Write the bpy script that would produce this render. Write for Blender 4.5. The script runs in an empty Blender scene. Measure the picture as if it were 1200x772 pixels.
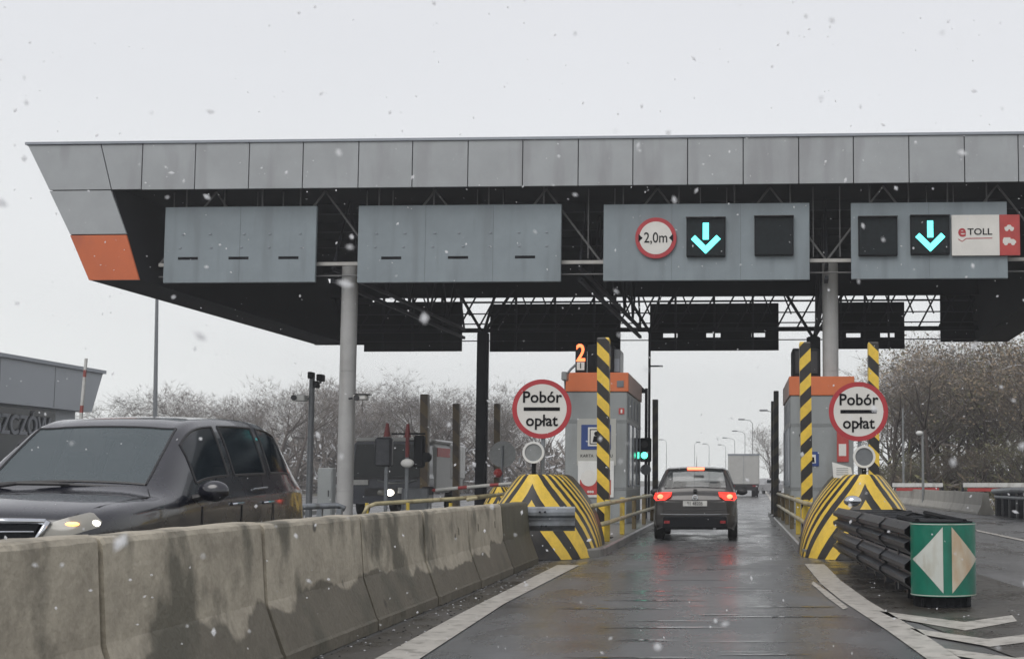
import bpy, math, random
from mathutils import Vector, Matrix
random.seed(7)
R = math.radians
SC = bpy.context.scene
COL = SC.collection

# ------------------------------------------------------------------ camera
F, CX, CY, HOR, H = 1500.0, 865.0, 442.0, 562.0, 1.30
PITCH = math.atan((HOR-CY)/F)
cam = bpy.data.cameras.new('camera'); cob = bpy.data.objects.new('camera', cam); COL.objects.link(cob)
cam.sensor_fit = 'HORIZONTAL'; cam.sensor_width = 36; cam.lens = 36*F/1200
cam.shift_x = (600-CX)/1200; cam.shift_y = (CY-386)/1200
cob.location = (0, 0, H); cob.rotation_euler = (math.pi/2+PITCH, 0, 0)
cam.clip_start = .05; cam.clip_end = 3000
cam.dof.use_dof = True; cam.dof.focus_distance = 22; cam.dof.aperture_fstop = 10
SC.camera = cob

# ------------------------------------------------------------------ sky and sun
SUN_EL, SUN_AZ = 48, 200
w = bpy.data.worlds.new('World'); SC.world = w; w.use_nodes = True
nt = w.node_tree; nt.nodes.clear()
def WN(t): return nt.nodes.new(t)
out = WN('ShaderNodeOutputWorld'); bg = WN('ShaderNodeBackground'); sky = WN('ShaderNodeTexSky')
sky.sky_type = 'NISHITA'; sky.sun_disc = False; sky.sun_elevation = R(SUN_EL); sky.sun_rotation = R(SUN_AZ)
sky.air_density = 1.0; sky.dust_density = 4.0
hs = WN('ShaderNodeHueSaturation'); hs.inputs['Saturation'].default_value = .15
tc = WN('ShaderNodeTexCoord'); sp = WN('ShaderNodeSeparateXYZ')
rp = WN('ShaderNodeValToRGB')
rp.color_ramp.elements[0].position = .0; rp.color_ramp.elements[0].color = (6.0, 6.15, 6.05, 1)
rp.color_ramp.elements[1].position = .55; rp.color_ramp.elements[1].color = (4.4, 4.42, 4.72, 1)
e_ = rp.color_ramp.elements.new(.28); e_.color = (4.9, 5.0, 5.2, 1)
nz = WN('ShaderNodeTexNoise'); nz.inputs['Scale'].default_value = 2.2; nz.inputs['Detail'].default_value = 3
mp = WN('ShaderNodeMapping'); mp.inputs['Scale'].default_value = (1, 1, 3)
mr = WN('ShaderNodeMapRange'); mr.inputs['To Min'].default_value = .95; mr.inputs['To Max'].default_value = 1.05
mul = WN('ShaderNodeVectorMath'); mul.operation = 'SCALE'
mx = WN('ShaderNodeMix'); mx.data_type = 'RGBA'; mx.inputs[0].default_value = .9
L = nt.links.new
L(tc.outputs['Generated'], sp.inputs[0]); L(sp.outputs['Z'], rp.inputs[0])
L(tc.outputs['Generated'], mp.inputs[0]); L(mp.outputs[0], nz.inputs['Vector']); L(nz.outputs[0], mr.inputs['Value'])
L(rp.outputs[0], mul.inputs[0]); L(mr.outputs[0], mul.inputs['Scale'])
L(sky.outputs[0], hs.inputs['Color']); L(hs.outputs[0], mx.inputs[6]); L(mul.outputs[0], mx.inputs[7])
L(mx.outputs[2], bg.inputs['Color']); bg.inputs['Strength'].default_value = .115
L(bg.outputs[0], out.inputs[0])
sl = bpy.data.lights.new('sun', 'SUN'); so = bpy.data.objects.new('sun', sl); COL.objects.link(so)
sl.energy = .95; sl.angle = R(40); sl.color = (1, .97, .93)
so.rotation_euler = (R(90-SUN_EL), 0, R(180-SUN_AZ))
so.location = (0, 0, 60)
SC.view_settings.view_transform = 'Standard'; SC.view_settings.look = 'None'
SC.view_settings.exposure = .60; SC.view_settings.gamma = 1

# ------------------------------------------------------------------ helpers
_ca, _sa = math.cos(PITCH), math.sin(PITCH)
def at(px, py, Y):
    u = (px-CX)/F; v = (CY-py)/F
    k = Y/(_ca - v*_sa)
    return Vector((u*k, Y, H + k*(_sa+v*_ca)))
def gnd(px, py, z=0.0):
    u = (px-CX)/F; v = (CY-py)/F
    k = (z-H)/(_sa+v*_ca)
    return Vector((u*k, k*(_ca-v*_sa), z))

class MB:
    def __init__(s): s.v = []; s.f = []; s.m = []; s.uv = {}
    def face(s, idx, m=0): s.f.append(tuple(idx)); s.m.append(m)
    def poly(s, pts, m=0):
        b = len(s.v); s.v += [tuple(p) for p in pts]; s.face(range(b, b+len(pts)), m)
    def box(s, a, b, m=0, ch=0.0):
        x0, y0, z0 = a; x1, y1, z1 = b
        if x0 > x1: x0, x1 = x1, x0
        if y0 > y1: y0, y1 = y1, y0
        if z0 > z1: z0, z1 = z1, z0
        if ch <= 0:
            n = len(s.v)
            s.v += [(x0,y0,z0),(x1,y0,z0),(x1,y1,z0),(x0,y1,z0),(x0,y0,z1),(x1,y0,z1),(x1,y1,z1),(x0,y1,z1)]
            for q in ((0,3,2,1),(4,5,6,7),(0,1,5,4),(1,2,6,5),(2,3,7,6),(3,0,4,7)): s.face([n+i for i in q], m)
        else:
            c = min(ch, (x1-x0)*.49, (y1-y0)*.49, (z1-z0)*.49)
            rings = []
            for z, i in ((z0, c), (z0+c, 0), (z1-c, 0), (z1, c)):
                k = c
                pts = [(x0+i+ (k if i==0 else 0), y0+i), (x1-i-(k if i==0 else 0), y0+i), (x1-i, y0+i+(k if i==0 else 0)), (x1-i, y1-i-(k if i==0 else 0)),
                       (x1-i-(k if i==0 else 0), y1-i), (x0+i+(k if i==0 else 0), y1-i), (x0+i, y1-i-(k if i==0 else 0)), (x0+i, y0+i+(k if i==0 else 0))]
                rings.append([(p[0], p[1], z) for p in pts])
            s.loft(rings, m, cap=True)
    def loft(s, rings, m=0, cap=False, closed=True):
        n = len(rings[0]); b = len(s.v)
        for r in rings: s.v += [tuple(p) for p in r]
        for i in range(len(rings)-1):
            for j in range(n if closed else n-1):
                k = (j+1) % n
                s.face((b+i*n+j, b+i*n+k, b+(i+1)*n+k, b+(i+1)*n+j), m)
        if cap:
            s.face([b+j for j in reversed(range(n))], m)
            s.face([b+(len(rings)-1)*n+j for j in range(n)], m)
    def tube(s, p, q, r, r2=None, n=6, m=0, cap=True):
        p = Vector(p); q = Vector(q); d = q-p
        if d.length < 1e-6: return
        d.normalize(); a = d.orthogonal().normalized(); c = d.cross(a)
        r2 = r if r2 is None else r2
        s.loft([[pp+(a*math.cos(2*math.pi*i/n)+c*math.sin(2*math.pi*i/n))*rr for i in range(n)] for pp, rr in ((p, r), (q, r2))], m, cap)
    def path(s, pts, r, n=6, m=0):
        pts = [Vector(p) for p in pts]; rings = []
        for i, p in enumerate(pts):
            d = (pts[min(i+1, len(pts)-1)]-pts[max(i-1, 0)]).normalized()
            a = d.cross(Vector((0, 0, 1)));
            if a.length < .1: a = d.cross(Vector((1, 0, 0)))
            a.normalize(); c = d.cross(a)
            rr = r[i] if isinstance(r, (list, tuple)) else r
            rings.append([p+(a*math.cos(2*math.pi*k/n)+c*math.sin(2*math.pi*k/n))*rr for k in range(n)])
        s.loft(rings, m, True)
    def disc(s, c, r, y0, y1, n=32, m=0, r2=None):   # cylinder with its axis along Y
        r2 = r if r2 is None else r2
        s.loft([[(c[0]+rr*math.cos(2*math.pi*i/n), y, c[1]+rr*math.sin(2*math.pi*i/n)) for i in range(n)] for y, rr in ((y0, r), (y1, r2))], m, True)
    def ring(s, c, r0, r1, y0, y1, n=40, m=0):       # annulus, axis Y
        pr = []
        for i in range(n+1):
            a = 2*math.pi*i/n; ca, sa = math.cos(a), math.sin(a)
            pr.append([(c[0]+r0*ca, y0, c[1]+r0*sa), (c[0]+r1*ca, y0, c[1]+r1*sa), (c[0]+r1*ca, y1, c[1]+r1*sa), (c[0]+r0*ca, y1, c[1]+r0*sa)])
        s.loft(pr, m)
    def prism(s, pts, y0, y1, m=0):                  # outline in XZ, extruded along Y
        s.loft([[(x, y, z) for x, z in pts] for y in (y0, y1)], m, True)
    def sphere(s, c, r, nu=10, nv=6, m=0, sq=(1,1,1)):
        rings = []
        for j in range(nv+1):
            t = math.pi*(j/nv)*.998+.003
            rings.append([(c[0]+sq[0]*r*math.sin(t)*math.cos(2*math.pi*i/nu), c[1]+sq[1]*r*math.sin(t)*math.sin(2*math.pi*i/nu), c[2]-sq[2]*r*math.cos(t)) for i in range(nu)])
        s.loft(rings, m, True)
    def mesh(s, name, mats, smooth=False):
        me = bpy.data.meshes.new(name); me.from_pydata(s.v, [], s.f); me.update()
        for m in (mats if isinstance(mats, (list, tuple)) else [mats]): me.materials.append(m)
        me.polygons.foreach_set('material_index', s.m)
        if smooth: me.polygons.foreach_set('use_smooth', [True]*len(me.polygons))
        return me
    def build(s, name, mats, parent=None, smooth=False, loc=None, fix=True):
        me = s.mesh(name, mats, smooth)
        if fix and len(s.f) < 20000:
            import bmesh
            bm = bmesh.new(); bm.from_mesh(me); bmesh.ops.recalc_face_normals(bm, faces=bm.faces); bm.to_mesh(me); bm.free()
        o = bpy.data.objects.new(name, me); COL.objects.link(o)
        if parent is not None: o.parent = parent
        if loc is not None: o.location = loc
        return o

def tag(o, label=None, cat=None, group=None, kind=None):
    if label: o['label'] = label
    if cat: o['category'] = cat
    if group: o['group'] = group
    if kind: o['kind'] = kind
    return o
def E(name, label, cat, loc=(0,0,0), rz=0, group=None):
    o = bpy.data.objects.new(name, None); COL.objects.link(o)
    o.location = loc; o.rotation_euler = (0, 0, rz); o.empty_display_size = .2
    return tag(o, label, cat, group)
def copy_tree(o, parent=None):
    c = o.copy(); COL.objects.link(c)
    if parent is not None: c.parent = parent
    for ch in [x for x in COL.objects if x.parent == o]: copy_tree(ch, c)
    return c
def struct(o): o['kind'] = 'structure'; return o

# ---- materials
def mat(name, col, rough=.5, metal=0., var=.12, scale=3., bump=0., bscale=40., col2=None, stain=None, coat=0., emis=None, es=0., spec=.5):
    m = bpy.data.materials.new(name); m.use_nodes = True
    t = m.node_tree; b = t.nodes['Principled BSDF']; N = t.nodes.new; K = t.links.new
    b.inputs['Roughness'].default_value = rough; b.inputs['Metallic'].default_value = metal
    b.inputs['Coat Weight'].default_value = coat; b.inputs['Coat Roughness'].default_value = .06
    b.inputs['Specular IOR Level'].default_value = spec
    tcn = N('ShaderNodeTexCoord')
    n1 = N('ShaderNodeTexNoise'); n1.inputs['Scale'].default_value = scale; n1.inputs['Detail'].default_value = 8; n1.inputs['Roughness'].default_value = .65
    K(tcn.outputs['Object'], n1.inputs['Vector'])
    cr = N('ShaderNodeValToRGB'); c = Vector(col)
    lo = c*(1-var*1.6); hi = c*(1+var*1.3)
    if col2: hi = Vector(col2)
    cr.color_ramp.elements[0].position = .32; cr.color_ramp.elements[0].color = (*lo, 1)
    cr.color_ramp.elements[1].position = .68; cr.color_ramp.elements[1].color = (*hi, 1)
    K(n1.outputs[0], cr.inputs[0])
    src = cr.outputs[0]
    if stain:
        n2 = N('ShaderNodeTexNoise'); n2.inputs['Scale'].default_value = stain[1]; n2.inputs['Detail'].default_value = 5
        mpn = N('ShaderNodeMapping'); mpn.inputs['Scale'].default_value = stain[2] if len(stain) > 2 else (1, 1, .35)
        K(tcn.outputs['Object'], mpn.inputs[0]); K(mpn.outputs[0], n2.inputs['Vector'])
        r2 = N('ShaderNodeValToRGB'); r2.color_ramp.elements[0].position = .52; r2.color_ramp.elements[0].color = (0,0,0,1)
        r2.color_ramp.elements[1].position = .66; r2.color_ramp.elements[1].color = (.8,.8,.8,1)
        K(n2.outputs[0], r2.inputs[0])
        mm = N('ShaderNodeMix'); mm.data_type = 'RGBA'; K(r2.outputs[0], mm.inputs[0]); K(src, mm.inputs[6]); mm.inputs[7].default_value = (*stain[0], 1)
        src = mm.outputs[2]
    K(src, b.inputs['Base Color'])
    rr = N('ShaderNodeMapRange'); rr.inputs['To Min'].default_value = max(0, rough-.1); rr.inputs['To Max'].default_value = min(1, rough+.12)
    K(n1.outputs[0], rr.inputs['Value']); K(rr.outputs[0], b.inputs['Roughness'])
    if bump > 0:
        n3 = N('ShaderNodeTexNoise'); n3.inputs['Scale'].default_value = bscale; n3.inputs['Detail'].default_value = 4
        K(tcn.outputs['Object'], n3.inputs['Vector'])
        bp = N('ShaderNodeBump'); bp.inputs['Strength'].default_value = bump; bp.inputs['Distance'].default_value = .01
        K(n3.outputs[0], bp.inputs['Height']); K(bp.outputs[0], b.inputs['Normal'])
    if emis:
        b.inputs['Emission Color'].default_value = (*emis, 1); b.inputs['Emission Strength'].default_value = es
    return m
def glass(name, tint, rough=.03, alpha=.5, ior=1.75):
    m = bpy.data.materials.new(name); m.use_nodes = True; t = m.node_tree; b = t.nodes['Principled BSDF']
    b.inputs['Base Color'].default_value = (*tint, 1); b.inputs['Roughness'].default_value = rough
    b.inputs['Alpha'].default_value = alpha; b.inputs['IOR'].default_value = ior
    n = t.nodes.new('ShaderNodeTexNoise'); n.inputs['Scale'].default_value = 30
    mrn = t.nodes.new('ShaderNodeMapRange'); mrn.inputs['To Min'].default_value = rough; mrn.inputs['To Max'].default_value = rough+.12
    t.links.new(n.outputs[0], mrn.inputs['Value']); t.links.new(mrn.outputs[0], b.inputs['Roughness'])
    return m
def stripes(name, ca, cb, expr, duty=.5, rough=.4):
    """expr: (kx, ky, kz, period, offset) on object coordinates; 'uv' as first item uses the UV map"""
    m = bpy.data.materials.new(name); m.use_nodes = True
    t = m.node_tree; b = t.nodes['Principled BSDF']; N = t.nodes.new; K = t.links.new
    b.inputs['Roughness'].default_value = rough
    tcn = N('ShaderNodeTexCoord'); sx = N('ShaderNodeSeparateXYZ')
    def M(op, a, bb=None):
        n = N('ShaderNodeMath'); n.operation = op
        for i, x in enumerate((a, bb)):
            if x is None: continue
            if isinstance(x, (int, float)): n.inputs[i].default_value = x
            else: K(x, n.inputs[i])
        return n.outputs[0]
    if expr[0] == 'uv':
        K(tcn.outputs['UV'], sx.inputs[0])
        s_ = M('ADD', M('MULTIPLY', M('ABSOLUTE', sx.outputs[0]), expr[1]), sx.outputs[1])
        per, off = expr[2], expr[3]
    else:
        K(tcn.outputs['Object'], sx.inputs[0])
        s_ = M('ADD', M('ADD', M('MULTIPLY', sx.outputs[0], expr[0]), M('MULTIPLY', sx.outputs[1], expr[1])), M('MULTIPLY', sx.outputs[2], expr[2]))
        per, off = expr[3], expr[4]
    n0 = N('ShaderNodeTexNoise'); n0.inputs['Scale'].default_value = 5; K(tcn.outputs['Object'], n0.inputs['Vector'])
    s_ = M('ADD', s_, M('MULTIPLY', n0.outputs[0], .02))
    fr = M('FRACT', M('ADD', M('DIVIDE', s_, per), 20+off))
    st = M('LESS_THAN', fr, duty)
    mm = N('ShaderNodeMix'); mm.data_type = 'RGBA'; K(st, mm.inputs[0]); mm.inputs[6].default_value = (*cb, 1); mm.inputs[7].default_value = (*ca, 1)
    n1 = N('ShaderNodeTexNoise'); n1.inputs['Scale'].default_value = 6; n1.inputs['Detail'].default_value = 9; n1.inputs['Roughness'].default_value = .7
    K(tcn.outputs['Object'], n1.inputs['Vector'])
    r1 = N('ShaderNodeValToRGB'); r1.color_ramp.elements[0].position = .42; r1.color_ramp.elements[0].color = (0,0,0,1); r1.color_ramp.elements[1].position = .75; r1.color_ramp.elements[1].color = (.32,.32,.32,1)
    K(n1.outputs[0], r1.inputs[0])
    m2 = N('ShaderNodeMix'); m2.data_type = 'RGBA'; K(r1.outputs[0], m2.inputs[0]); K(mm.outputs[2], m2.inputs[6]); m2.inputs[7].default_value = (.07, .055, .035, 1)
    K(m2.outputs[2], b.inputs['Base Color'])
    return m

YEL = (.74, .50, .05); BLK = (.010, .009, .009)
M_ = {}
M_['fascia'] = mat('fascia_metal', (.30, .315, .325), .5, .0, .07, .7, stain=((.235,.24,.25), 1.1, (1.4,1,.25)))
M_['cap'] = mat('flashing_metal', (.24, .26, .29), .4, .2, .05)
M_['orange'] = mat('orange_panel', (.50, .11, .03), .45, 0, .06, .8, stain=((.36,.08,.03), 1.2))
M_['board'] = mat('board_grey', (.19, .225, .245), .5, .0, .08, .8, stain=((.15,.175,.19), 1.4, (1.5,1,.2)))
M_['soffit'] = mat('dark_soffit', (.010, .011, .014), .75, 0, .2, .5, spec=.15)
M_['steel_dark'] = mat('dark_steel', (.018, .02, .025), .6, .0, .2, 2, spec=.2)
M_['steel_brace'] = mat('brace_steel', (.10, .10, .10), .6, .0, .15, 2)
M_['chord'] = mat('pale_chord', (.36, .35, .33), .55, .0, .1, 2)
M_['column'] = mat('column_paint', (.34, .34, .335), .5, 0, .08, 1.5, stain=((.24,.23,.21), 1.3, (2,2,.2)))
M_['galv'] = mat('galvanised', (.20, .215, .23), .42, .5, .15, 5, stain=((.10,.10,.10), 3))
M_['railold'] = mat('old_guardrail', (.045, .048, .055), .38, .3, .25, 5, bump=.2, bscale=20)
M_['yellow'] = mat('yellow_paint', (.52, .38, .05), .4, 0, .12, 4, stain=((.30,.21,.06), 5))
M_['paleyellow'] = mat('worn_rail_paint', (.42, .37, .22), .4, 0, .15, 4, stain=((.2,.15,.08), 6))
M_['railpost'] = mat('rusty_rail_post', (.12,.09,.04), .6, 0, .25, 5)
M_['black'] = mat('black_plastic', (.015, .015, .017), .45, 0, .1)
M_['blackmat'] = mat('black_housing', (.007, .008, .010), .75, 0, .1, spec=.2)
M_['white'] = mat('white_paint', (.62, .62, .60), .45, 0, .05, 3, stain=((.42,.41,.38), 3))
M_['signwhite'] = mat('sign_white', (.60, .585, .55), .4, 0, .04, 2)
M_['signred'] = mat('sign_red', (.36, .022, .03), .38, 0, .08, 3)
M_['ink'] = mat('sign_black', (.008, .008, .010), .9, 0, .02, spec=.1)
M_['bluesign'] = mat('sign_blue', (.012, .04, .17), .4, 0, .05)
M_['green'] = mat('green_sheeting', (.005, .14, .09), .32, 0, .1, 4, stain=((.01,.08,.055), 4))
M_['reflwhite'] = mat('reflective_white', (.50, .52, .48), .4, 0, .05, 3, stain=((.36,.33,.26), 5))
M_['reflstain'] = mat('reflective_stained', (.50, .46, .37), .4, 0, .08, 3, stain=((.40,.27,.16), 4))
M_['booth'] = mat('booth_cladding', (.23, .245, .245), .45, 0, .06, 1.5, stain=((.17,.175,.17), 1.5, (1,1,.2)))
M_['boothlight'] = mat('booth_pale_band', (.36, .36, .33), .45, 0, .05, 1.5)
M_['boothorange'] = mat('booth_orange', (.52, .13, .04), .45, 0, .06, 1.5)
M_['tyre'] = mat('tyre_rubber', (.012, .012, .012), .7, 0, .1)
M_['rim'] = mat('alloy', (.22, .22, .23), .3, .8, .1)
M_['chrome'] = mat('chrome', (.55, .57, .6), .12, .95, .02)
M_['mpvpaint'] = mat('dark_car_paint', (.005, .006, .012), .26, .0, .05, 2, coat=.8)
M_['silverpaint'] = mat('grey_car_paint', (.04, .038, .037), .35, .6, .1, 2, coat=.7, stain=((.05,.045,.04), 2))
M_['seat'] = mat('seat_cloth', (.02, .02, .022), .9)
M_['red_on'] = mat('lit_red_lens', (.5, .02, .02), .3, emis=(1, .05, .03), es=1.0)
M_['red_hot'] = mat('lit_brake_bulb', (.8, .2, .1), .3, emis=(1, .12, .06), es=3.2)
M_['red_off'] = mat('red_reflector', (.22, .01, .012), .25)
M_['plate'] = mat('number_plate', (.5, .5, .48), .4)
M_['head'] = glass('headlamp_lens', (.34, .33, .29), .06, .72)
M_['head_on'] = mat('lit_headlamp', (.9, .9, .8), .2, emis=(1, .93, .78), es=5)
M_['amber_on'] = mat('lit_indicator', (.9, .5, .2), .2, emis=(1, .45, .12), es=2.0)
M_['cyan_on'] = mat('lit_arrow', (.2, .9, .9), .4, emis=(.10, .98, .93), es=1.25)
M_['green_on'] = mat('lit_green_signal', (.1, .9, .6), .4, emis=(.1, 1, .62), es=2.2)
M_['digit_on'] = mat('lit_digit', (.9, .2, .1), .4, emis=(1, .16, .04), es=1.6)
M_['glass'] = glass('car_glass', (.07, .10, .11), .05, .62, 2.1)  # tint lifted to stand in for sky reflection on the windscreen
M_['glassclear'] = glass('rear_glass', (.04, .05, .05), .02, .45)
M_['glassdark'] = glass('tinted_glass', (.004, .009, .014), .05, .95, 1.4)
M_['trunk'] = mat('bark', (.075, .06, .052), .9, 0, .25, 4)
M_['twig'] = mat('bare_twigs', (.155, .135, .118), .9, 0, .3, .3)
M_['twigsnow'] = mat('snow_on_twigs', (.55, .56, .58), .8, 0, .05)
M_['leafolive'] = mat('olive_leaves', (.11, .12, .06), .8, 0, .3, .12, col2=(.34, .33, .17))
M_['leafbrown'] = mat('brown_leaves', (.17, .12, .08), .85, 0, .3, .12, col2=(.40, .32, .22))
M_['flake'] = mat('snowflake', (.85, .86, .88), .6, 0, .02)
M_['kerb'] = mat('kerb_concrete', (.20, .195, .18), .35, 0, .15, 3, bump=.3, stain=((.08,.08,.075), 2, (1,1,1)))
M_['concretewall'] = mat('pale_concrete', (.33, .315, .275), .6, 0, .1, 1.2, bump=.2, stain=((.22,.20,.17), .8, (1,1,.5)))
M_['lorrybox'] = mat('lorry_box', (.40, .40, .385), .5, 0, .05)
M_['bluecab'] = mat('dark_blue_cab', (.008, .013, .03), .35, .1, .1, coat=.5)
M_['bldg'] = mat('building_panel', (.33, .355, .38), .5, 0, .05, .3)
M_['letters'] = mat('grey_letters', (.17, .18, .20), .5, 0, .1, 3)
M_['darkred'] = mat('dull_red', (.15, .02, .02), .5, 0, .15)
M_['redpaint'] = mat('red_paint', (.38, .04, .035), .45, 0, .1)

_f = M_['flake'].node_tree; _tr = _f.nodes.new('ShaderNodeBsdfTranslucent'); _tr.inputs['Color'].default_value = (1,1,1,1)
_tp = _f.nodes.new('ShaderNodeBsdfTransparent'); _m1 = _f.nodes.new('ShaderNodeMixShader'); _m2 = _f.nodes.new('ShaderNodeMixShader'); _m1.inputs[0].default_value = .5; _m2.inputs[0].default_value = .42
_f.links.new(_f.nodes['Principled BSDF'].outputs[0], _m1.inputs[1]); _f.links.new(_tr.outputs[0], _m1.inputs[2]); _f.links.new(_m1.outputs[0], _m2.inputs[1]); _f.links.new(_tp.outputs[0], _m2.inputs[2])
_f.links.new(_m2.outputs[0], _f.nodes['Material Output'].inputs[0])
def road_mat(name, base, streak=(1, 1, 1), rlo=.10, rhi=.42, groove=True, tint=(1,1,1)):
    m = bpy.data.materials.new(name); m.use_nodes = True
    t = m.node_tree; b = t.nodes['Principled BSDF']; N = t.nodes.new; K = t.links.new
    tcn = N('ShaderNodeTexCoord'); mp_ = N('ShaderNodeMapping'); mp_.inputs['Scale'].default_value = streak
    K(tcn.outputs['Object'], mp_.inputs[0])
    a = N('ShaderNodeTexNoise'); a.inputs['Scale'].default_value = .9; a.inputs['Detail'].default_value = 9; a.inputs['Roughness'].default_value = .62
    K(mp_.outputs[0], a.inputs['Vector'])
    f = N('ShaderNodeTexNoise'); f.inputs['Scale'].default_value = 90; f.inputs['Detail'].default_value = 3
    K(tcn.outputs['Object'], f.inputs['Vector'])
    cr = N('ShaderNodeValToRGB'); cr.color_ramp.elements[0].position = .3; cr.color_ramp.elements[1].position = .72
    cr.color_ramp.elements[0].color = (base*.55*tint[0], base*.55*tint[1], base*.55*tint[2], 1); cr.color_ramp.elements[1].color = (base*1.5*tint[0], base*1.5*tint[1], base*1.5*tint[2], 1)
    K(a.outputs[0], cr.inputs[0])
    mm = N('ShaderNodeMix'); mm.data_type = 'RGBA'; mm.blend_type = 'MULTIPLY'; mm.inputs[0].default_value = .5
    K(cr.outputs[0], mm.inputs[6]); K(f.outputs[0], mm.inputs[7]); K(mm.outputs[2], b.inputs['Base Color'])
    r = N('ShaderNodeMapRange'); r.inputs['From Min'].default_value = .35; r.inputs['From Max'].default_value = .65
    r.inputs['To Min'].default_value = rlo; r.inputs['To Max'].default_value = rhi
    K(a.outputs[0], r.inputs['Value']); K(r.outputs[0], b.inputs['Roughness'])
    hgt = N('ShaderNodeMath'); hgt.operation = 'MULTIPLY'; hgt.inputs[1].default_value = .25; K(f.outputs[0], hgt.inputs[0]); h = hgt.outputs[0]
    if groove:
        g = N('ShaderNodeTexNoise'); g.inputs['Scale'].default_value = 1; g.inputs['Detail'].default_value = 4
        m2 = N('ShaderNodeMapping'); m2.inputs['Scale'].default_value = (.35, 3.2, 1); K(tcn.outputs['Object'], m2.inputs[0]); K(m2.outputs[0], g.inputs['Vector'])
        ad = N('ShaderNodeMath'); ad.operation = 'MULTIPLY_ADD'; K(g.outputs[0], ad.inputs[0]); ad.inputs[1].default_value = 1.6; K(h, ad.inputs[2]); h = ad.outputs[0]
    bp = N('ShaderNodeBump'); bp.inputs['Strength'].default_value = .5; bp.inputs['Distance'].default_value = .012
    K(h, bp.inputs['Height']); K(bp.outputs[0], b.inputs['Normal'])
    return m
M_['lane'] = road_mat('wet_asphalt', .12, (1, .45, 1), .14, .42, True, (.97,1,1.03))
M_['plaza'] = road_mat('plaza_asphalt', .12, (1, .3, 1), .16, .5)
M_['dirtroad'] = road_mat('dirty_asphalt', .06, (1, 1, 1), .12, .55, False, (1.1, 1, .85))
M_['ground'] = mat('verge_ground', (.07, .065, .04), .85, 0, .2, .3, stain=((.45,.46,.48), .5, (1,1,1)))
M_['paint'] = mat('road_paint', (.42, .40, .36), .4, 0, .12, 4, bump=.15, stain=((.20,.19,.165), 7, (1,1,1)))

def barrier_mat(name, dark=False):
    m = bpy.data.materials.new(name); m.use_nodes = True
    t = m.node_tree; b = t.nodes['Principled BSDF']; N = t.nodes.new; K = t.links.new
    tcn = N('ShaderNodeTexCoord'); geo = N('ShaderNodeNewGeometry'); sx = N('ShaderNodeSeparateXYZ'); K(tcn.outputs['Object'], sx.inputs[0])
    n1 = N('ShaderNodeTexNoise'); n1.inputs['Scale'].default_value = 3.0; n1.inputs['Detail'].default_value = 14; n1.inputs['Roughness'].default_value = .74; K(geo.outputs['Position'], n1.inputs['Vector'])
    c1 = N('ShaderNodeValToRGB'); c1.color_ramp.elements[0].position = .3; c1.color_ramp.elements[1].position = .72
    if dark: c1.color_ramp.elements[0].color = (.06,.056,.035,1); c1.color_ramp.elements[1].color = (.12,.11,.07,1)
    else: c1.color_ramp.elements[0].color = (.235,.208,.16,1); c1.color_ramp.elements[1].color = (.50,.45,.355,1)
    K(n1.outputs[0], c1.inputs[0])
    # damp lower part with an irregular upper edge
    n2 = N('ShaderNodeTexNoise'); n2.inputs['Scale'].default_value = 1.1; n2.inputs['Detail'].default_value = 6; K(geo.outputs['Position'], n2.inputs['Vector'])
    ad = N('ShaderNodeMath'); ad.operation = 'MULTIPLY_ADD'; K(n2.outputs[0], ad.inputs[0]); ad.inputs[1].default_value = -.75; K(sx.outputs[2], ad.inputs[2])
    r2 = N('ShaderNodeMapRange'); r2.inputs['From Min'].default_value = .03; r2.inputs['From Max'].default_value = .06; r2.inputs['To Min'].default_value = .8; r2.inputs['To Max'].default_value = 0
    K(ad.outputs[0], r2.inputs['Value'])
    mm = N('ShaderNodeMix'); mm.data_type = 'RGBA'; K(r2.outputs[0], mm.inputs[0]); K(c1.outputs[0], mm.inputs[6]); mm.inputs[7].default_value = (.07,.062,.044,1)
    # green-black runs
    n3 = N('ShaderNodeTexNoise'); n3.inputs['Scale'].default_value = 2.2; n3.inputs['Detail'].default_value = 7
    mp3 = N('ShaderNodeMapping'); mp3.inputs['Scale'].default_value = (.8, .8, .5); K(geo.outputs['Position'], mp3.inputs[0]); K(mp3.outputs[0], n3.inputs['Vector'])
    r3 = N('ShaderNodeMapRange'); r3.inputs['From Min'].default_value = .52; r3.inputs['From Max'].default_value = .62; r3.inputs['To Max'].default_value = .85
    K(n3.outputs[0], r3.inputs['Value'])
    m3 = N('ShaderNodeMix'); m3.data_type = 'RGBA'; K(r3.outputs[0], m3.inputs[0]); K(mm.outputs[2], m3.inputs[6]); m3.inputs[7].default_value = (.085,.08,.058,1)
    # pits
    vo = N('ShaderNodeTexVoronoi'); vo.inputs['Scale'].default_value = 2.3; K(geo.outputs['Position'], vo.inputs['Vector'])
    r4 = N('ShaderNodeMapRange'); r4.inputs['From Min'].default_value = .07; r4.inputs['From Max'].default_value = .12; r4.inputs['To Min'].default_value = .85; r4.inputs['To Max'].default_value = 0
    K(vo.outputs['Distance'], r4.inputs['Value'])
    m4 = N('ShaderNodeMix'); m4.data_type = 'RGBA'; K(r4.outputs[0], m4.inputs[0]); K(m3.outputs[2], m4.inputs[6]); m4.inputs[7].default_value = (.05,.045,.035,1)
    K(m4.outputs[2], b.inputs['Base Color']); b.inputs['Roughness'].default_value = .62
    n5 = N('ShaderNodeTexNoise'); n5.inputs['Scale'].default_value = 22; n5.inputs['Detail'].default_value = 12; K(geo.outputs['Position'], n5.inputs['Vector'])
    bp = N('ShaderNodeBump'); bp.inputs['Strength'].default_value = .7; bp.inputs['Distance'].default_value = .015; K(n5.outputs[0], bp.inputs['Height']); K(bp.outputs[0], b.inputs['Normal'])
    return m
M_['barrier'] = barrier_mat('barrier_concrete'); M_['barrierdark'] = barrier_mat('mossy_concrete', True)

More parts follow.
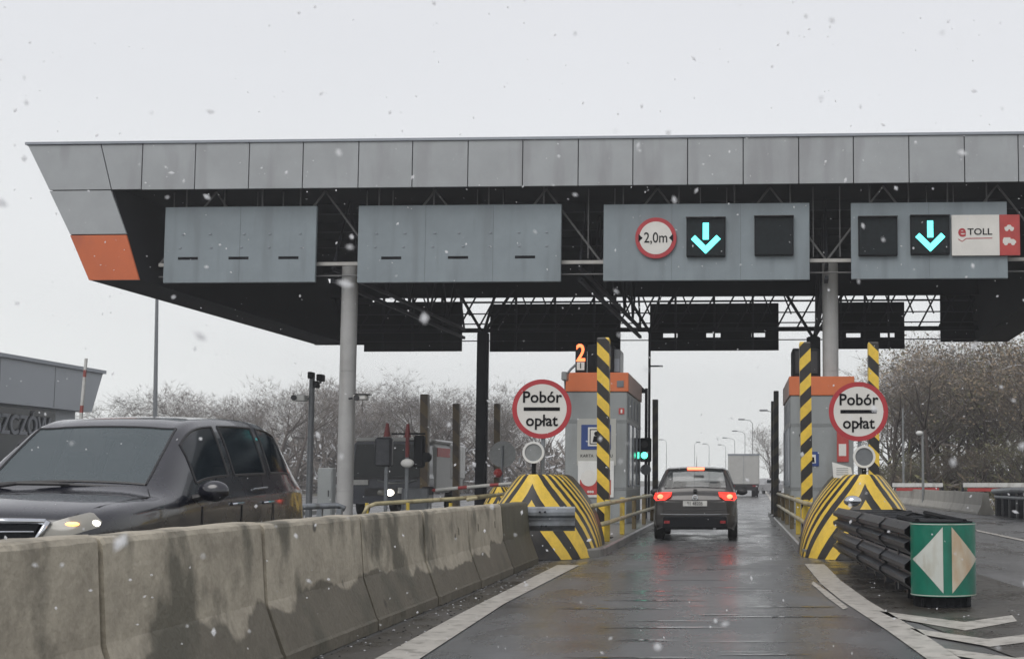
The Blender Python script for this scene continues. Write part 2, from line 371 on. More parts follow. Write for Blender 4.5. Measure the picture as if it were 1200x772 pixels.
def text(body, size, loc, m, parent, name='lettering', depth=.004, align='CENTER', squash=1., bold=0.):
    """lettering facing -Y, centred on loc (parent space)"""
    cu = bpy.data.curves.new(name, 'FONT'); cu.body = body; cu.size = size; cu.align_x = align; cu.align_y = 'CENTER'
    cu.extrude = depth; cu.offset = bold; cu.resolution_u = 3
    to = bpy.data.objects.new('tmp', cu); COL.objects.link(to)
    dg = bpy.context.evaluated_depsgraph_get()
    me = bpy.data.meshes.new_from_object(to.evaluated_get(dg)); bpy.data.objects.remove(to)
    me.transform(Matrix.Scale(squash, 4, (1,0,0))); me.materials.clear(); me.materials.append(m)
    o = bpy.data.objects.new(name, me); COL.objects.link(o); o.parent = parent
    o.location = loc; o.rotation_euler = (R(90), 0, 0)
    return o

# ------------------------------------------------------------------ ground, roads, markings
def sheet(name, pts, z, m, th=None):
    b = MB(); b.poly([(p[0], p[1], z) for p in pts]); return struct(b.build(name, m))
sheet('ground', [(-900,-60),(900,-60),(900,1600),(-900,1600)], -.02, M_['ground'])
sheet('plaza_road', [(-34,-30),(9.9,-30),(9.9,140),(3,300),(-16,300),(-34,120)], -.008, M_['plaza'])
sheet('lane_road', [(-3.0,-20),(1.9,-20),(1.5,16),(1.25,70),(-2.35,70),(-2.35,21),(-3.0,18)], -.003, M_['lane'])
sheet('gore_surface', [(1.2,18.5),(1.45,13),(2.2,8.6),(3.2,8.2),(3.6,12),(3.2,20.5),(1.2,20.5)], .0015, M_['dirtroad'])
sheet('gutter', [(-3.12,-6),(-2.62,-6),(-2.52,20),(-3.0,20.5)], .0015, M_['dirtroad'])
def strip(name, left, right, z=.006):
    b = MB()
    pl = [gnd(*p) for p in left]; pr = [gnd(*p) for p in right]
    for i in range(len(pl)-1):
        b.poly([(pl[i].x, pl[i].y, z), (pr[i].x, pr[i].y, z), (pr[i+1].x, pr[i+1].y, z), (pl[i+1].x, pl[i+1].y, z)])
    return struct(b.build(name, M_['paint']))
strip('lane_marking', [(653,662),(545,716),(440,772),(180,905)], [(679,662),(590,708),(492,772),(300,905)])
strip('lane_marking', [(943,661),(962,684),(985,703),(1040,739),(1090,775),(1190,850)], [(966,661),(985,680),(1018,704),(1075,738),(1130,775),(1240,850)])
strip('old_lane_marking', [(951,684),(968,699),(988,714)], [(953,681),(974,696),(994,712)], .0045)
strip('gore_marking', [(1030,716),(1130,729),(1186,721)], [(1046,724),(1131,739),(1192,728)])
strip('gore_marking', [(1066,736),(1158,749),(1230,740)], [(1082,744),(1160,758),(1240,748)])
strip('gore_marking', [(1108,760),(1190,771),(1290,762)], [(1122,769),(1195,781),(1300,772)])
b = MB()
b.poly([(6.05,5,.006),(6.22,5,.006),(6.22,62,.006),(6.05,62,.006)]); struct(b.build('lane_marking', M_['paint']))
b = MB()
b.poly([(1.55,48,.006),(1.70,48,.006),(3.3,150,.006),(3.05,150,.006)]); struct(b.build('lane_marking', M_['paint']))
# thin water strips added for bright reflections across the lane
b = MB()
rnd = random.Random(12)
for i in range(30):
    y = 9.5+rnd.random()**1.2*15; x = rnd.uniform(-1.9, .2); wd = rnd.uniform(.3, 1.3); hh = rnd.uniform(.012,.05); n = 12
    up = [(x+wd*k/n, y+hh*(math.sin(math.pi*k/n)**.5)*rnd.uniform(.5,1.2), .003) for k in range(n+1)]
    lo = [(x+wd*k/n, y-hh*(math.sin(math.pi*k/n)**.5)*rnd.uniform(.5,1.2), .003) for k in range(n,-1,-1)]
    b.poly(up[:-1]+lo[:-1] if False else up+lo[1:-1])
struct(b.build('puddle', mat('standing_water', (.04,.04,.042), .06, 0, .1, 3)))

# toll islands with kerbs
def island(x0, x1, y0, y1, name='toll_island'):
    b = MB()
    n = 10; pts = []
    cx = (x0+x1)/2; hw = (x1-x0)/2
    for i in range(n+1):
        a = math.pi*i/n; pts.append((cx-hw*math.cos(a), y0+hw*.9*(1-math.sin(a))))
    pts += [(x1, y1), (x0, y1)]
    b.loft([[(x,y,z) for x,y in pts] for z in (-.02,.12)]+[[(cx+(x-cx)*.97,y,.15) for x,y in pts]], 0, True)
    return struct(b.build(name, M_['kerb']))
island(-4.45, -2.30, 21.2, 47)
island(1.10, 3.05, 21.2, 47)
island(-11.3, -8.75, 31, 52)
island(-18.6, -16.2, 30, 52)

# ------------------------------------------------------------------ concrete barrier on the left
XB = -3.42
js = [2.2, 4.45, 6.70, 8.98, 11.25, 13.45, 15.65, 17.9, 20.15]
blab = ['pale concrete barrier block nearest the camera at the bottom left corner',
        'second concrete barrier block from the left edge, beside the bonnet of the dark people carrier',
        'pale concrete barrier block below the headlight and front door of the dark people carrier',
        'concrete barrier block below the rear wheel of the dark people carrier, damp lower slope',
        'stained concrete barrier block with dark green runs right of the dark people carrier',
        'concrete barrier block with clean pale upper face, third before the striped left nose',
        'short looking weathered concrete barrier block next to the mossy one',
        'dark mossy concrete barrier block touching the steel rail piece at the striped left nose']
for i in range(8):
    y0, y1 = js[i]+.016, js[i+1]-.016
    o = E('concrete_barrier', blab[i], 'concrete barrier', (XB+random.uniform(-.015,.015), (y0+y1)/2, -.004), random.uniform(-.004,.004), 'concrete barrier blocks in a row beside the lane')
    hl = (y1-y0)/2; top = 1.03-.01*i
    prof = [(.30,0),(.30,.09),(.285,.11),(.165,.43),(.155,.46),(.115,top-.04),(.10,top-.012),(.075,top)]
    full = [(x,z) for x,z in prof]+[(-x,z) for x,z in reversed(prof)]
    b = MB(); rings = []
    ny = 14
    for k in range(ny+1):
        y = -hl+2*hl*k/ny; sh = .018 if k in (0,ny) else 0
        rings.append([(x*(1-sh*1.2)+(random.uniform(-.003,.003)), y, z*(1-sh*.3)+(random.uniform(-.004,.004) if z > .9 else 0)) for x,z in full])
    rings[0] = [(p[0], -hl, p[2]) for p in rings[0]]
    rings.insert(1, [(p[0]*1.02, -hl+.025, p[2]*1.004) for p in rings[1]]); rings.insert(-1, [(p[0]*1.0, hl-.025, p[2]) for p in rings[-2]])
    b.loft(rings, 0, True)
    b.build('block', M_['barrierdark'] if i == 7 else M_['barrier'], o)
    for sy in (-.5,.5):
        pk = MB(); xs_ = .1345 if top > 1 else .1335
        pk.loft([[(xs_+.004+.012*0, sy*hl-.03, .66),(xs_+.004, sy*hl+.03, .66),(xs_-.0035, sy*hl+.03, .75),(xs_-.0035, sy*hl-.03, .75)],[(xs_-.03, sy*hl-.03, .66),(xs_-.03, sy*hl+.03, .66),(xs_-.03, sy*hl+.03, .75),(xs_-.03, sy*hl-.03, .75)]],0,True)
        pk.build('lifting_pocket', M_['barrierdark'], o)
    g = MB()   # black box added to darken the open gap between blocks
    g.box((-.05, hl+.001, .25), (.05, hl+.03, .9)); g.build('joint_dark_fill', M_['blackmat'], o)

# ------------------------------------------------------------------ striped noses
M_['chev'] = stripes('chevron_paint', YEL, BLK, ('uv', 1.3, .64, .04), .57)
_t = M_['chev'].node_tree
_lt = [n for n in _t.nodes if n.type == 'MATH' and n.operation == 'LESS_THAN'][0]
_ml = [n for n in _t.nodes if n.type == 'MATH' and n.operation == 'DIVIDE'][0]
_src = _ml.inputs[0].links[0].from_socket; _ml.inputs[1].default_value = 4.0
_rp = _t.nodes.new('ShaderNodeValToRGB'); _rp.color_ramp.interpolation = 'CONSTANT'
_edges = [(.68,1),(.96,0),(1.23,1),(1.66,0),(1.90,1),(2.08,0),(2.26,1),(2.43,0),(2.60,1),(2.76,0),(2.93,1),(3.1,0),(3.3,1),(3.5,0)]
_rp.color_ramp.elements[0].position = 0; _rp.color_ramp.elements[0].color = (0,0,0,1)
_rp.color_ramp.elements[1].position = _edges[-1][0]/4; _rp.color_ramp.elements[1].color = (0,0,0,1)
for c_, v_ in _edges[:-1]:
    e_ = _rp.color_ramp.elements.new((c_+.01)/4); e_.color = (v_,v_,v_,1)
_t.links.new(_ml.outputs[0], _rp.inputs[0])
for l_ in list(_lt.outputs[0].links): _t.links.new(_rp.outputs[0], l_.to_socket)
def nose(name, label, cx, y0):
    o = E(name, label, 'barrier nose', (cx, y0, 0), 0, 'striped noses heading the toll islands')
    ts = [(-1+2*i/28) for i in range(29)]
    D = 1.5; base = []
    def plan(t, w_, d_):
        a = t*math.pi/2*1.0
        return (w_*math.copysign(abs(math.sin(a))**.85, t), d_*(1-abs(math.cos(a))**.9))
    zs = [0,.12,.3,.5,.7,.9,1.1,1.28,1.36,1.39]
    ws = [1.02,1.01,.98,.93,.86,.76,.63,.49,.41,.34]
    rows = []; uvs = []
    arc = [0]
    for i in range(1, 29):
        p = plan(ts[i],1.0,D); q = plan(ts[i-1],1.0,D); arc.append(arc[-1]+math.hypot(p[0]-q[0],p[1]-q[1]))
    mid = arc[14]
    for z, w_ in zip(zs, ws):
        yo = .28*z
        row = [(plan(t,w_,D)[0], plan(t,w_,D)[1]+yo, z) for t in ts]
        row = [(row[0][0], 2.3, z)]+row+[(row[-1][0], 2.3, z)]
        rows.append(row); uvs.append([(-(mid+1.5), z)]+[(arc[i]-mid, z) for i in range(29)]+[((mid+1.5), z)])
    n = len(rows[0]); verts = [p for r in rows for p in r]; uvl = [p for r in uvs for p in r]
    faces = []
    for i in range(len(rows)-1):
        for j in range(n-1): faces.append((i*n+j, i*n+j+1, (i+1)*n+j+1, (i+1)*n+j))
    faces.append(tuple((len(rows)-1)*n+j for j in range(n)))
    faces.append(tuple([0]+[i*n for i in range(1,len(rows))]+[i*n+n-1 for i in reversed(range(len(rows)))]))
    me = bpy.data.meshes.new('shell'); me.from_pydata(verts, [], faces); me.materials.append(M_['chev'])
    ul = me.uv_layers.new(name='UVMap')
    for lp in me.loops: ul.data[lp.index].uv = uvl[lp.vertex_index]
    me.polygons.foreach_set('use_smooth', [len(p.vertices)==4 for p in me.polygons])
    s = bpy.data.objects.new('shell', me); COL.objects.link(s); s.parent = o
    return o
nose('striped_nose', 'black and yellow striped concrete nose at the end of the concrete barrier blocks', -3.40, 20.9)
nose('striped_nose', 'black and yellow striped concrete nose right of the lane, behind the stacked dark guardrails', 2.10, 20.9)
nn = nose('striped_nose', 'small distant yellow and black nose just left of the large left striped nose', at(588,570,34).x, 33.4)
nn.scale = (.62,.5,.80)

# ------------------------------------------------------------------ W-beam rails
def wprof(h=.31, d=.08):
    pts = [(0,0),(d*.15,.02),(d,.07),(d,.11),(.01,.145),(.01,.165),(d,.20),(d,.24),(d*.15,.29),(0,h)]
    return pts+[(x-.006 if x > .02 else x-.006, z) for x,z in reversed(pts)]
def wbeam(b, p, q, z, side=1, m=0, h=.31):
    p = Vector((*p,0)); q = Vector((*q,0)); d = (q-p).normalized(); nrm = Vector((d.y,-d.x,0))*side
    b.loft([[tuple(c+nrm*x+Vector((0,0,z+zz*h/.31))) for x,zz in wprof()] for c in (p,q)], m, True)
o = E('guardrail_end', 'short grey galvanised guardrail piece across the front of the left striped nose', 'guardrail', (-3.62, 20.6, 0))
b = MB(); wbeam(b, (-.02,-.45), (1.05,-.32), .50, 1, 0, .38); b.build('rail', M_['galv'], o)
b = MB(); b.box((.02,-.44,.46),(.14,-.2,.92)); b.box((-.12,-.5,.50),(0,-.2,.93),ch=.01); b.build('bracket', M_['steel_dark'], o)
b = MB()
for x, z in ((.52,.80),(.60,.80),(.55,.58),(.62,.58)): b.disc((x,z), .014, -.51, -.45, 8)
b.build('bolt', M_['steel_dark'], o)

# crash cushion with the green drum
Yc = 13.35; Xc = 2.12
o = E('crash_cushion', 'dark stacked guardrail crash cushion with a green drum marked by two pale triangles', 'crash cushion', (Xc, Yc, 0))
b = MB(); n = 40; r = .335
def arcpt(a, rr, z): return (rr*math.sin(a), -rr*math.cos(a)*.85, z)
b.loft([[arcpt(-1.75+3.5*i/n, r, z) for i in range(n+1)]+[arcpt(1.75-3.5*i/n, r-.012, z) for i in range(n+1)] for z in (.12,.86)], 0, True)
b.build('drum_panel', M_['green'], o)
for sgn, mm in ((-1, 'reflwhite'), (1, 'reflstain')):
    b = MB(); cols = 14; rr = r+.004
    x_in, x_out = .045, .325
    rows = []
    for i in range(cols+1):
        x = x_in+(x_out-x_in)*i/cols; a = math.asin(min(.999, x/rr))*sgn
        hh = .33*(1-i/cols)+.004
        rows.append([arcpt(a, rr, .49-hh), arcpt(a, rr, .49+hh)])
    b.loft(rows, 0, False, closed=False); t_ = b.build('triangle_marking', M_[mm], o)
    if sgn > 0: t_['label'] = 'right triangle, yellowed and rust stained'
b = MB()
b.loft([[arcpt(-1.75+3.5*i/n, r+.003, z) for i in range(n+1)] for z in (.845,.853)], closed=False); b.loft([[arcpt(-1.75+3.5*i/n, r+.003, z) for i in range(n+1)] for z in (.127,.135)], closed=False)
b.build('edge_line', M_['reflwhite'], o)
b = MB(); b.loft([[(.30*math.sin(2*math.pi*i/24), .1-.30*math.cos(2*math.pi*i/24), z) for i in range(24)] for z in (.0,.12,.84)], 0, True); b.build('drum', M_['blackmat'], o)
b = MB(); b.box((-.24,-.12,-.005),(.24,.4,.10),ch=.02); b.build('foot', M_['blackmat'], o)
# side rails: two sides, three W profiles high, in overlapping bays
for sgn in (-1, 1):
    bays = [(.05,2.1,.30,.34),(1.9,4.3,.36,.40),(4.1,7.2,.42,.50)]
    for k, (ya, yb, xa, xb) in enumerate(bays):
        b = MB()
        for zz in (.16,.52):
            kx_ = 1.05 if sgn < 0 else .68; pa, pb = ((sgn*xa*kx_, ya), (sgn*xb*kx_, yb))
            wbeam(b, pa, pb, zz, -sgn*-1, 0, .34)
        b.build('side_rail', M_['railold'], o)
for y in (.9, 2.0, 3.1, 4.2, 5.4, 6.6):
    b = MB(); b.box((-.34-.01*y,y,.10),(.34+.01*y,y+.10,.84)); b.box((-.25,y,-.005),(-.15,y+.1,.10)); b.box((.15,y,-.005),(.25,y+.1,.10)); b.build('diaphragm', M_['railold'], o)
b = MB(); b.path([(-.25,.1,.865),(-.30,1.2,.88),(-.1,2.4,.87),(.2,4,.86)], .035, 6); b.path([(.25,.1,.865),(.20,1.2,.88),(.3,2.4,.87),(.4,4,.86)], .03, 6)
b.box((-.31,.05,.845),(.32,.9,.87)); b.build('top_cover', M_['blackmat'], o)
b = MB(); b.loft([[( .14*math.cos(a), y, .90+.12*math.sin(a)) for a in [2*math.pi*i/14 for i in range(14)]] for y in (6.9,7.35)], 0, True)
b = MB(); b.sphere((-.33,6.75,.97), .11, 12, 8, 0, (1.3,1,.8)); b.build('marker_lamp', M_['chrome'], o, True)
b = MB()
for i in range(9):
    b.tube((.30, .12+.01*i, .2+.28*(i%3)), (.37, .12, .215+.28*(i%3)), .010, .004, 5)
b.build('bolt', M_['railold'], o)

# ------------------------------------------------------------------ POBOR OPLAT signs
def toll_sign(label, c, gx):
    p = at(c[0], c[1], 21.9)
    o = E('toll_sign', label, 'road sign', (p.x, p.y, 1.2), 0, 'round toll signs over the striped noses')
    zc = p.z-1.2; r = .508
    b = MB(); b.disc((0,zc), r, 0, .03, 48); b.build('backing', M_['galv'], o)
    b = MB(); b.ring((0,zc), r*.84, r, -.006, -.001, 56); b.build('red_ring', M_['signred'], o)
    b = MB(); b.disc((0,zc), r*.84, -.005, -.0005, 48); b.build('sign_face', M_['signwhite'], o)
    b = MB(); b.box((-.31,-.010,zc-.032),(.31,-.0065,zc+.028)); b.build('bar', M_['ink'], o)
    text('Pobór', .275, (.0,-.011,zc+.195), M_['ink'], o, squash=.98, bold=.004)
    text('opłat', .275, (.0,-.011,zc-.205), M_['ink'], o, squash=.98, bold=.004)
    b = MB(); b.tube((.02,.05,.0),(.02,.05,zc+.45),.035,n=10); b.build('post', M_['galv'], o)
    return o
s1 = toll_sign('white round toll sign with red rim standing over the left striped nose', (635,479), 0)
s2 = toll_sign('white round toll sign with red rim standing over the right striped nose', (1006,482), 0)
def flasher(label, c, r, dark):
    p = at(c[0], c[1], 21.75)
    o = E('warning_lamp', label, 'warning lamp', (p.x, p.y, 1.3), 0, 'round warning lamps below the toll signs')
    zc = p.z-1.3
    b = MB(); b.ring((0,zc), r*.80, r, -.05, .0, 30); b.build('rim', M_['white'], o)
    b = MB(); b.disc((0,zc), r*.8, -.03, .06, 26, 0, r*.6); b.build('lens', M_[dark], o)
    b = MB(); b.tube((0,.03,0),(0,.03,zc-r*.7),.04); b.build('post', M_['blackmat'], o)
M_['lensgrey'] = mat('lamp_lens_grey', (.20,.21,.21), .3, 0, .1, 8); M_['lensdark'] = mat('lamp_lens_dark', (.13,.14,.15), .3, 0, .1, 8)
flasher('small round unlit lamp with pale rim below the left toll sign', (625.5,530), .185, 'lensgrey')
flasher('small round grey unlit lamp with pale rim below the right toll sign', (1012.5,535), .19, 'lensdark')
p = at(987,551,21.8)
o = E('notice_plate', 'small white notice plate tilted on top of the right striped nose', 'sign', (p.x,p.y,1.34))
b = MB(); b.loft([[(-.15,0,.0),(.19,0,-.03),(.15,0,.17),(-.17,0,.26)],[(-.15,.015,.0),(.19,.015,-.03),(.15,.015,.17),(-.17,.015,.26)]],0,True); b.build('plate', M_['white'], o)
b = MB()
for k in range(4): b.box((-.10,-.004,.045+.035*k),(.10,-.001,.055+.035*k))
b.build('print_line', M_['lensgrey'], o)

# ------------------------------------------------------------------ striped height posts
def post(label, px, ytop, Y, wpx, kx, darkm=None, group='striped posts along the toll islands', lean=0, zbase=.14, yb=None, per=.50):
    p = at(px, ytop, Y); q = at(px+lean, 585, Y)
    o = E('striped_post', label, 'post', (q.x, Y, zbase), 0, group)
    hw = wpx/2*Y/F; hgt = p.z-zbase
    m = darkm if darkm else M_['postL' if kx > 0 else 'postR']
    b = MB(); dx = p.x-q.x
    for_ = []
    for z in (0, .05, hgt-.03, hgt):
        k = hw*(1.0 if 0 < z < hgt else .9)
        for_.append([(-k+dx*z/hgt,-k,z),(k+dx*z/hgt,-k,z),(k+dx*z/hgt,k,z),(-k+dx*z/hgt,k,z)])
    b.loft(for_, 0, True); b.build('striped_shaft', m, o)
    b = MB(); b.box((-hw*1.5,-hw*1.5,0),(hw*1.5,hw*1.5,.03),ch=.005); b.build('base_plate', M_['steel_dark'], o)
    return o
M_['postL'] = stripes('post_stripes_left', YEL, BLK, (1.0, .2, 1.0, .50, 0), .5)
M_['postR'] = stripes('post_stripes_right', YEL, BLK, (-1.0, .2, 1.0, .50, .1), .5)
M_['postD'] = stripes('post_stripes_dark', (.06,.05,.03), (.012,.012,.014), (-1.0, .2, 1.0, .50, .1), .45)  # both stripe colours darker than on the nearer posts
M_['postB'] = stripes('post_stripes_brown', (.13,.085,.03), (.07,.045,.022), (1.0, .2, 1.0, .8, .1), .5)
post('tall yellow and black striped post in front of the left toll booth', 707.5, 396, 25.6, 14, 1)
post('tall yellow and black striped post between the right booth and the pale column, slightly leaning', 943, 401, 25.6, 13, -1, lean=3)
post('yellow and black striped post behind the right toll sign', 1023, 401, 25.0, 12, 1, lean=1)
post('dark striped post at the far end of the left island, beside the green signal', 768, 468, 45, 6.5, -1, M_['postD'])
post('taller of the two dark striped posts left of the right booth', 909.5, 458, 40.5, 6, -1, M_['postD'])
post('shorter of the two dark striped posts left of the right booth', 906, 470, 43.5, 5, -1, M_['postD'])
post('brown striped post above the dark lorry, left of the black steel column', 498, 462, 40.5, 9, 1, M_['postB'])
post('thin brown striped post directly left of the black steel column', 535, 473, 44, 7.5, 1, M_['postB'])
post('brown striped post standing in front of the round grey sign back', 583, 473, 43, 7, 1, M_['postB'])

# ------------------------------------------------------------------ island railings
def railing(label, x, y0, y1, side, colour='paleyellow'):
    o = E('island_railing', label, 'railing', (x, y0, .15), 0, 'yellow pipe railings along the toll islands')
    Lr = y1-y0
    for z in (.72,.36):
        b = MB(); b.path([(0.25*side,-.9,z-.05),(0,0,z)]+[(0,Lr*k/6,z) for k in range(1,7)], .045, 8); b.build('rail', M_[colour], o, True)
    n = max(3, int(Lr/2.6))
    for k in range(n):
        y = .5+(Lr-.6)*k/(n-1)
        b = MB(); b.box((-.05+.03*side,y-.04,0),(.05+.03*side,y+.04,.78),ch=.01); b.build('post', M_['yellow' if k < 2 else 'railpost'], o)
railing('yellow pipe railing along the right edge of the left toll island, beside the grey car', -2.42, 23.6, 46, -1)
railing('yellow pipe railing along the left edge of the right toll island', 1.24, 23.6, 46, 1)
p0 = at(432,590,30)
o = E('low_railing', 'low yellow bent pipe railing behind the concrete barrier in front of the lorry', 'railing', (0,0,0))
b = MB(); b.path([at(426,603,29),at(430,594,29),at(440,590,29.4),at(530,584.5,31),at(580,580,32)], .05, 8); b.build('rail', M_['paleyellow'], o, True)
b = MB(); b.path([at(548,585,31),at(600,577,34)], .045, 8); b.build('rail', M_['paleyellow'], o, True)
b = MB()
for px in (430, 478, 528, 572):
    q = at(px,589,30); b = MB(); b.tube((q.x,q.y,0),(q.x,q.y,q.z),.045); b.build('post', M_['yellow'], o)
# grey rail left of column
o = E('low_grey_rail', 'low dark grey rail left of the pale left column, just behind the concrete barrier', 'railing', (0,0,0))
b = MB(); b.path([at(345,594,24),at(395,592,26),at(404,596,26)], .06, 8); b.build('rail', M_['galv'], o, True)
for px in (352, 375, 398):
    b = MB(); q = at(px,596,25.5); b.box((q.x-.05,q.y-.05,0),(q.x+.05,q.y+.05,q.z)); b.build('post', M_['galv'], o)

# ------------------------------------------------------------------ canopy
YF = 32.6; TILT = -math.atan(.04)
ZT = at(600,162,YF).z; ZB = at(600,216.5,YF).z
can = E('toll_canopy', 'wide grey canopy over the toll lanes with a panelled fascia and orange end block', 'canopy', (0, YF, 0), TILT)
def fx(px, py=190):
    u = (px-CX)/F; v = (CY-py)/F
    return u*YF/(_ca-v*_sa+.04*u)/math.cos(TILT)
DEP = 15.9
joints = [168,230,293,356,421,484,549,613,678,742,806,871,936,1000,1065,1130,1193,1262]
JX = [fx(j) for j in joints]
ZL = at(130,328,YF+.5).z           # bottom of the end blocks
z1_ = ZB; z2_ = at(100,274,YF+.5).z
for i in range(len(JX)-1):
    b = MB(); b.box((JX[i]+.012, -.06, ZB), (JX[i+1]-.012, 0, ZT), ch=.006)
    b.build('fascia_panel', M_['fascia'], can)
def para(x0t,x1t,zt,x0b,x1b,zb,name,m,back=0):
    g = .015
    b = MB(); b.loft([[(x0b+g,y,zb+g),(x1b-g,y,zb+g),(x1t-g,y,zt-g),(x0t+g,y,zt-g)] for y in (-.06,0)],0,True)
    return b.build(name, m, can)
l35,l120,l168 = fx(34,168), fx(120,168), JX[0]
a0,a1 = fx(59,221), fx(132,221)
b0,b1 = fx(83,275), fx(150,275)
c0,c1 = fx(105,328), fx(165,328)
para(l35,l120,ZT,a0,a1,ZB,'fascia_panel',M_['fascia'])
para(l120,l168,ZT,a1,l168,ZB,'fascia_panel',M_['fascia'])
para(a0,a1,ZB,b0,b1,z2_,'end_panel',M_['fascia'])
e_ = para(b0,b1,z2_,c0,c1,ZL,'end_panel',M_['orange']); e_['label'] = 'orange end panel'
# right end (mostly outside the frame)
rx = JX[-1]; rc0, rc1 = 8.35, 9.6
para(rx, rx+1.0, ZT, rx, rx+.6, ZB,'fascia_panel',M_['fascia'])
para(rc0-.3, rc1+.5, ZB, rc0-.15, rc1+.25, z2_,'end_panel',M_['fascia'])
para(rc0-.15, rc1+.25, z2_, rc0, rc1, ZL,'end_panel',M_['orange'])
b = MB(); b.box((l35-.05,-.10,ZT+.003),(rx+1.1,.3,ZT+.07)); b.box((l35-.02,.3,ZT+.003),(l35+.3,DEP,ZT+.07)); b.build('roof_edge_flashing', M_['cap'], can)
# deck, back fascia, wings
b = MB()
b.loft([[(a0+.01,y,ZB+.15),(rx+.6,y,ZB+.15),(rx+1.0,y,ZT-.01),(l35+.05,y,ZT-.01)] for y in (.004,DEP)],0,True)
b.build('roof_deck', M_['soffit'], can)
ZRB = at(600,346,YF+DEP).z
b = MB()
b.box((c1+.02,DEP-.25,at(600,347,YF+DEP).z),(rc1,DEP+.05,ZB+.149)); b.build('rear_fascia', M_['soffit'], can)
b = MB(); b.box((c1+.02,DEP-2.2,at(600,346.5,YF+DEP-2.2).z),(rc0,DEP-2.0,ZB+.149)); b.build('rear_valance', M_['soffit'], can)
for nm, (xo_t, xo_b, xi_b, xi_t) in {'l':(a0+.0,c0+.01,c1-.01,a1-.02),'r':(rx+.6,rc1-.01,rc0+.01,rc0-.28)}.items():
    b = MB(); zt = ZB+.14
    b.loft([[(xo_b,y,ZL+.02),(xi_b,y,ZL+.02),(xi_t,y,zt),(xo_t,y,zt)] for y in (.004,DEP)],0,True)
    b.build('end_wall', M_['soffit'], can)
# rear return of the end blocks
b = MB(); b.box((c0,DEP+.052,ZL),(c0+2.2,DEP+.2,ZB)); b.build('rear_return', M_['soffit'], can)
b = MB(); b.box((rc0-1.3,DEP+.052,ZL+.02),(rc1,DEP+.2,ZB)); b.build('rear_return', M_['soffit'], can)
# secondary ceiling beams / purlins
for y in (2.6,5.2,7.8,10.4,13.0):
    b = MB(); b.box((c1,y,ZB-.12),(rc0,y+.14,ZB+.149)); b.build('purlin', M_['steel_dark'], can)
# trusses across (front, rear) and lengthwise
ZC = at(500,305,YF+.6).z
def truss_x(y, zt, zb, m1, m2, x0, x1, bay=2.8, r=.05, r2=.03, name='cross_truss'):
    b = MB(); b.box((x0,y-.04,zb-.045),(x1,y+.04,zb+.045)); 
    b.build(name, m1, can)
    b = MB(); n = int((x1-x0)/bay)
    for k in range(n):
        xa = x0+(x1-x0)*k/n; xb = x0+(x1-x0)*(k+1)/n; xm = (xa+xb)/2
        b.tube((xa,y,zb),(xm,y,zt),r2,n=5); b.tube((xm,y,zt),(xb,y,zb),r2,n=5)
        b.tube((xa+.35,y,zb+.1),(xa+.35,y,zt),.018,n=4); b.tube((xb-.35,y,zb+.1),(xb-.35,y,zt),.018,n=4)
    b.tube((x0,y,zb-.32),(x1,y,zb-.32),.022,n=5)
    b.build('truss_web', m2, can)
truss_x(.75, ZB+.1, ZC, M_['chord'], M_['steel_brace'], c1+.1, rc0-.1)
ZRT = at(600,349,YF+DEP-1).z; ZRM = at(600,385.5,YF+DEP-1).z
for k, (z, h) in enumerate(((ZRM-.0,.16),(at(600,398,YF+DEP-1).z,.03),(at(600,378,YF+DEP-1).z,.035),(at(600,366,YF+DEP-1).z,.035),(at(600,352.5,YF+DEP-1).z,.06))):
    b = MB(); b.box((c1,DEP-1,z-h/2),(rc0,DEP-.9,z+h/2)); b.build('rear_beam', M_['steel_dark'], can)
b = MB(); x = c1
while x < rc0-.7:
    b.tube((x,DEP-1.05,ZRM),(x+.9,DEP-1.05,ZRT+.5),.035,n=5)
    if random.random() < .6: b.tube((x+.55,DEP-1.4,ZRM+.5),(x+.1,DEP-1.4,ZRT+.5),.03,n=5)
    x += .75
b.build('rear_web', M_['steel_dark'], can)
for xc in (-10.9,-4.25,2.3,):
    for zz in (ZC-.1, ZC-.42): 
        b = MB(); b.box((xc-.05,.9,zz-.05),(xc+.05,DEP-1.1,zz+.05)); b.build('long_beam', M_['steel_dark'], can)
    b = MB()
    for k in range(6):
        y = .9+(DEP-2)*k/6; y2 = .9+(DEP-2)*(k+1)/6; ym = (y+y2)/2
        b.tube((xc,y,ZC-.1),(xc,ym,ZB+.1),.04,n=5); b.tube((xc,ym,ZB+.1),(xc,y2,ZC-.1),.04,n=5)
    b.build('long_web', M_['steel_dark'], can)
# columns
def column(px, Y, r, m, name, ztop, rings=True):
    q = at(px, 560, Y)
    lx = q.x; ly = Y-YF+lx*.04
    o_b = MB()
    segs = [0, 1.0, 2.6, 4.2, 5.8, ztop]
    for a, c in zip(segs[:-1], segs[1:]):
        o_b.tube((lx,ly,a+.006),(lx,ly,c-.006),r,n=28,cap=False)
        o_b.tube((lx,ly,a-.01),(lx,ly,a+.01),r*.965,n=24,cap=False)
    return o_b.build(name, m, can, False)
ob1 = column(402, 34.3, .215, M_['column'], 'column', ZC+.1)
ob2 = column(971, 34.3, .215, M_['column'], 'column', ZC+.1)
for ob in (ob1, ob2):
    for p_ in ob.data.polygons: p_.use_smooth = len(p_.vertices) == 4
def dcol(px, Y, hw, ztop, branch):
    q = at(px,560,Y); lx = q.x; ly = Y-YF+lx*.04
    b = MB(); b.box((lx-hw,ly-hw,0),(lx+hw,ly+hw,ztop)); b.box((lx-hw*1.25,ly-hw*.5,0),(lx+hw*1.25,ly+hw*.5,ztop-.02))
    if branch:
        for dx, dz in ((-1.0,1.6),(1.1,1.6),(.5,1.7)):
            b.tube((lx,ly,ztop-.05),(lx+dx,ly,ztop+dz),.06,n=6)
    c = b.build('rear_column', M_['steel_dark'], can)
dcol(546, 46.5, .165, at(546,390,46.5).z, True)
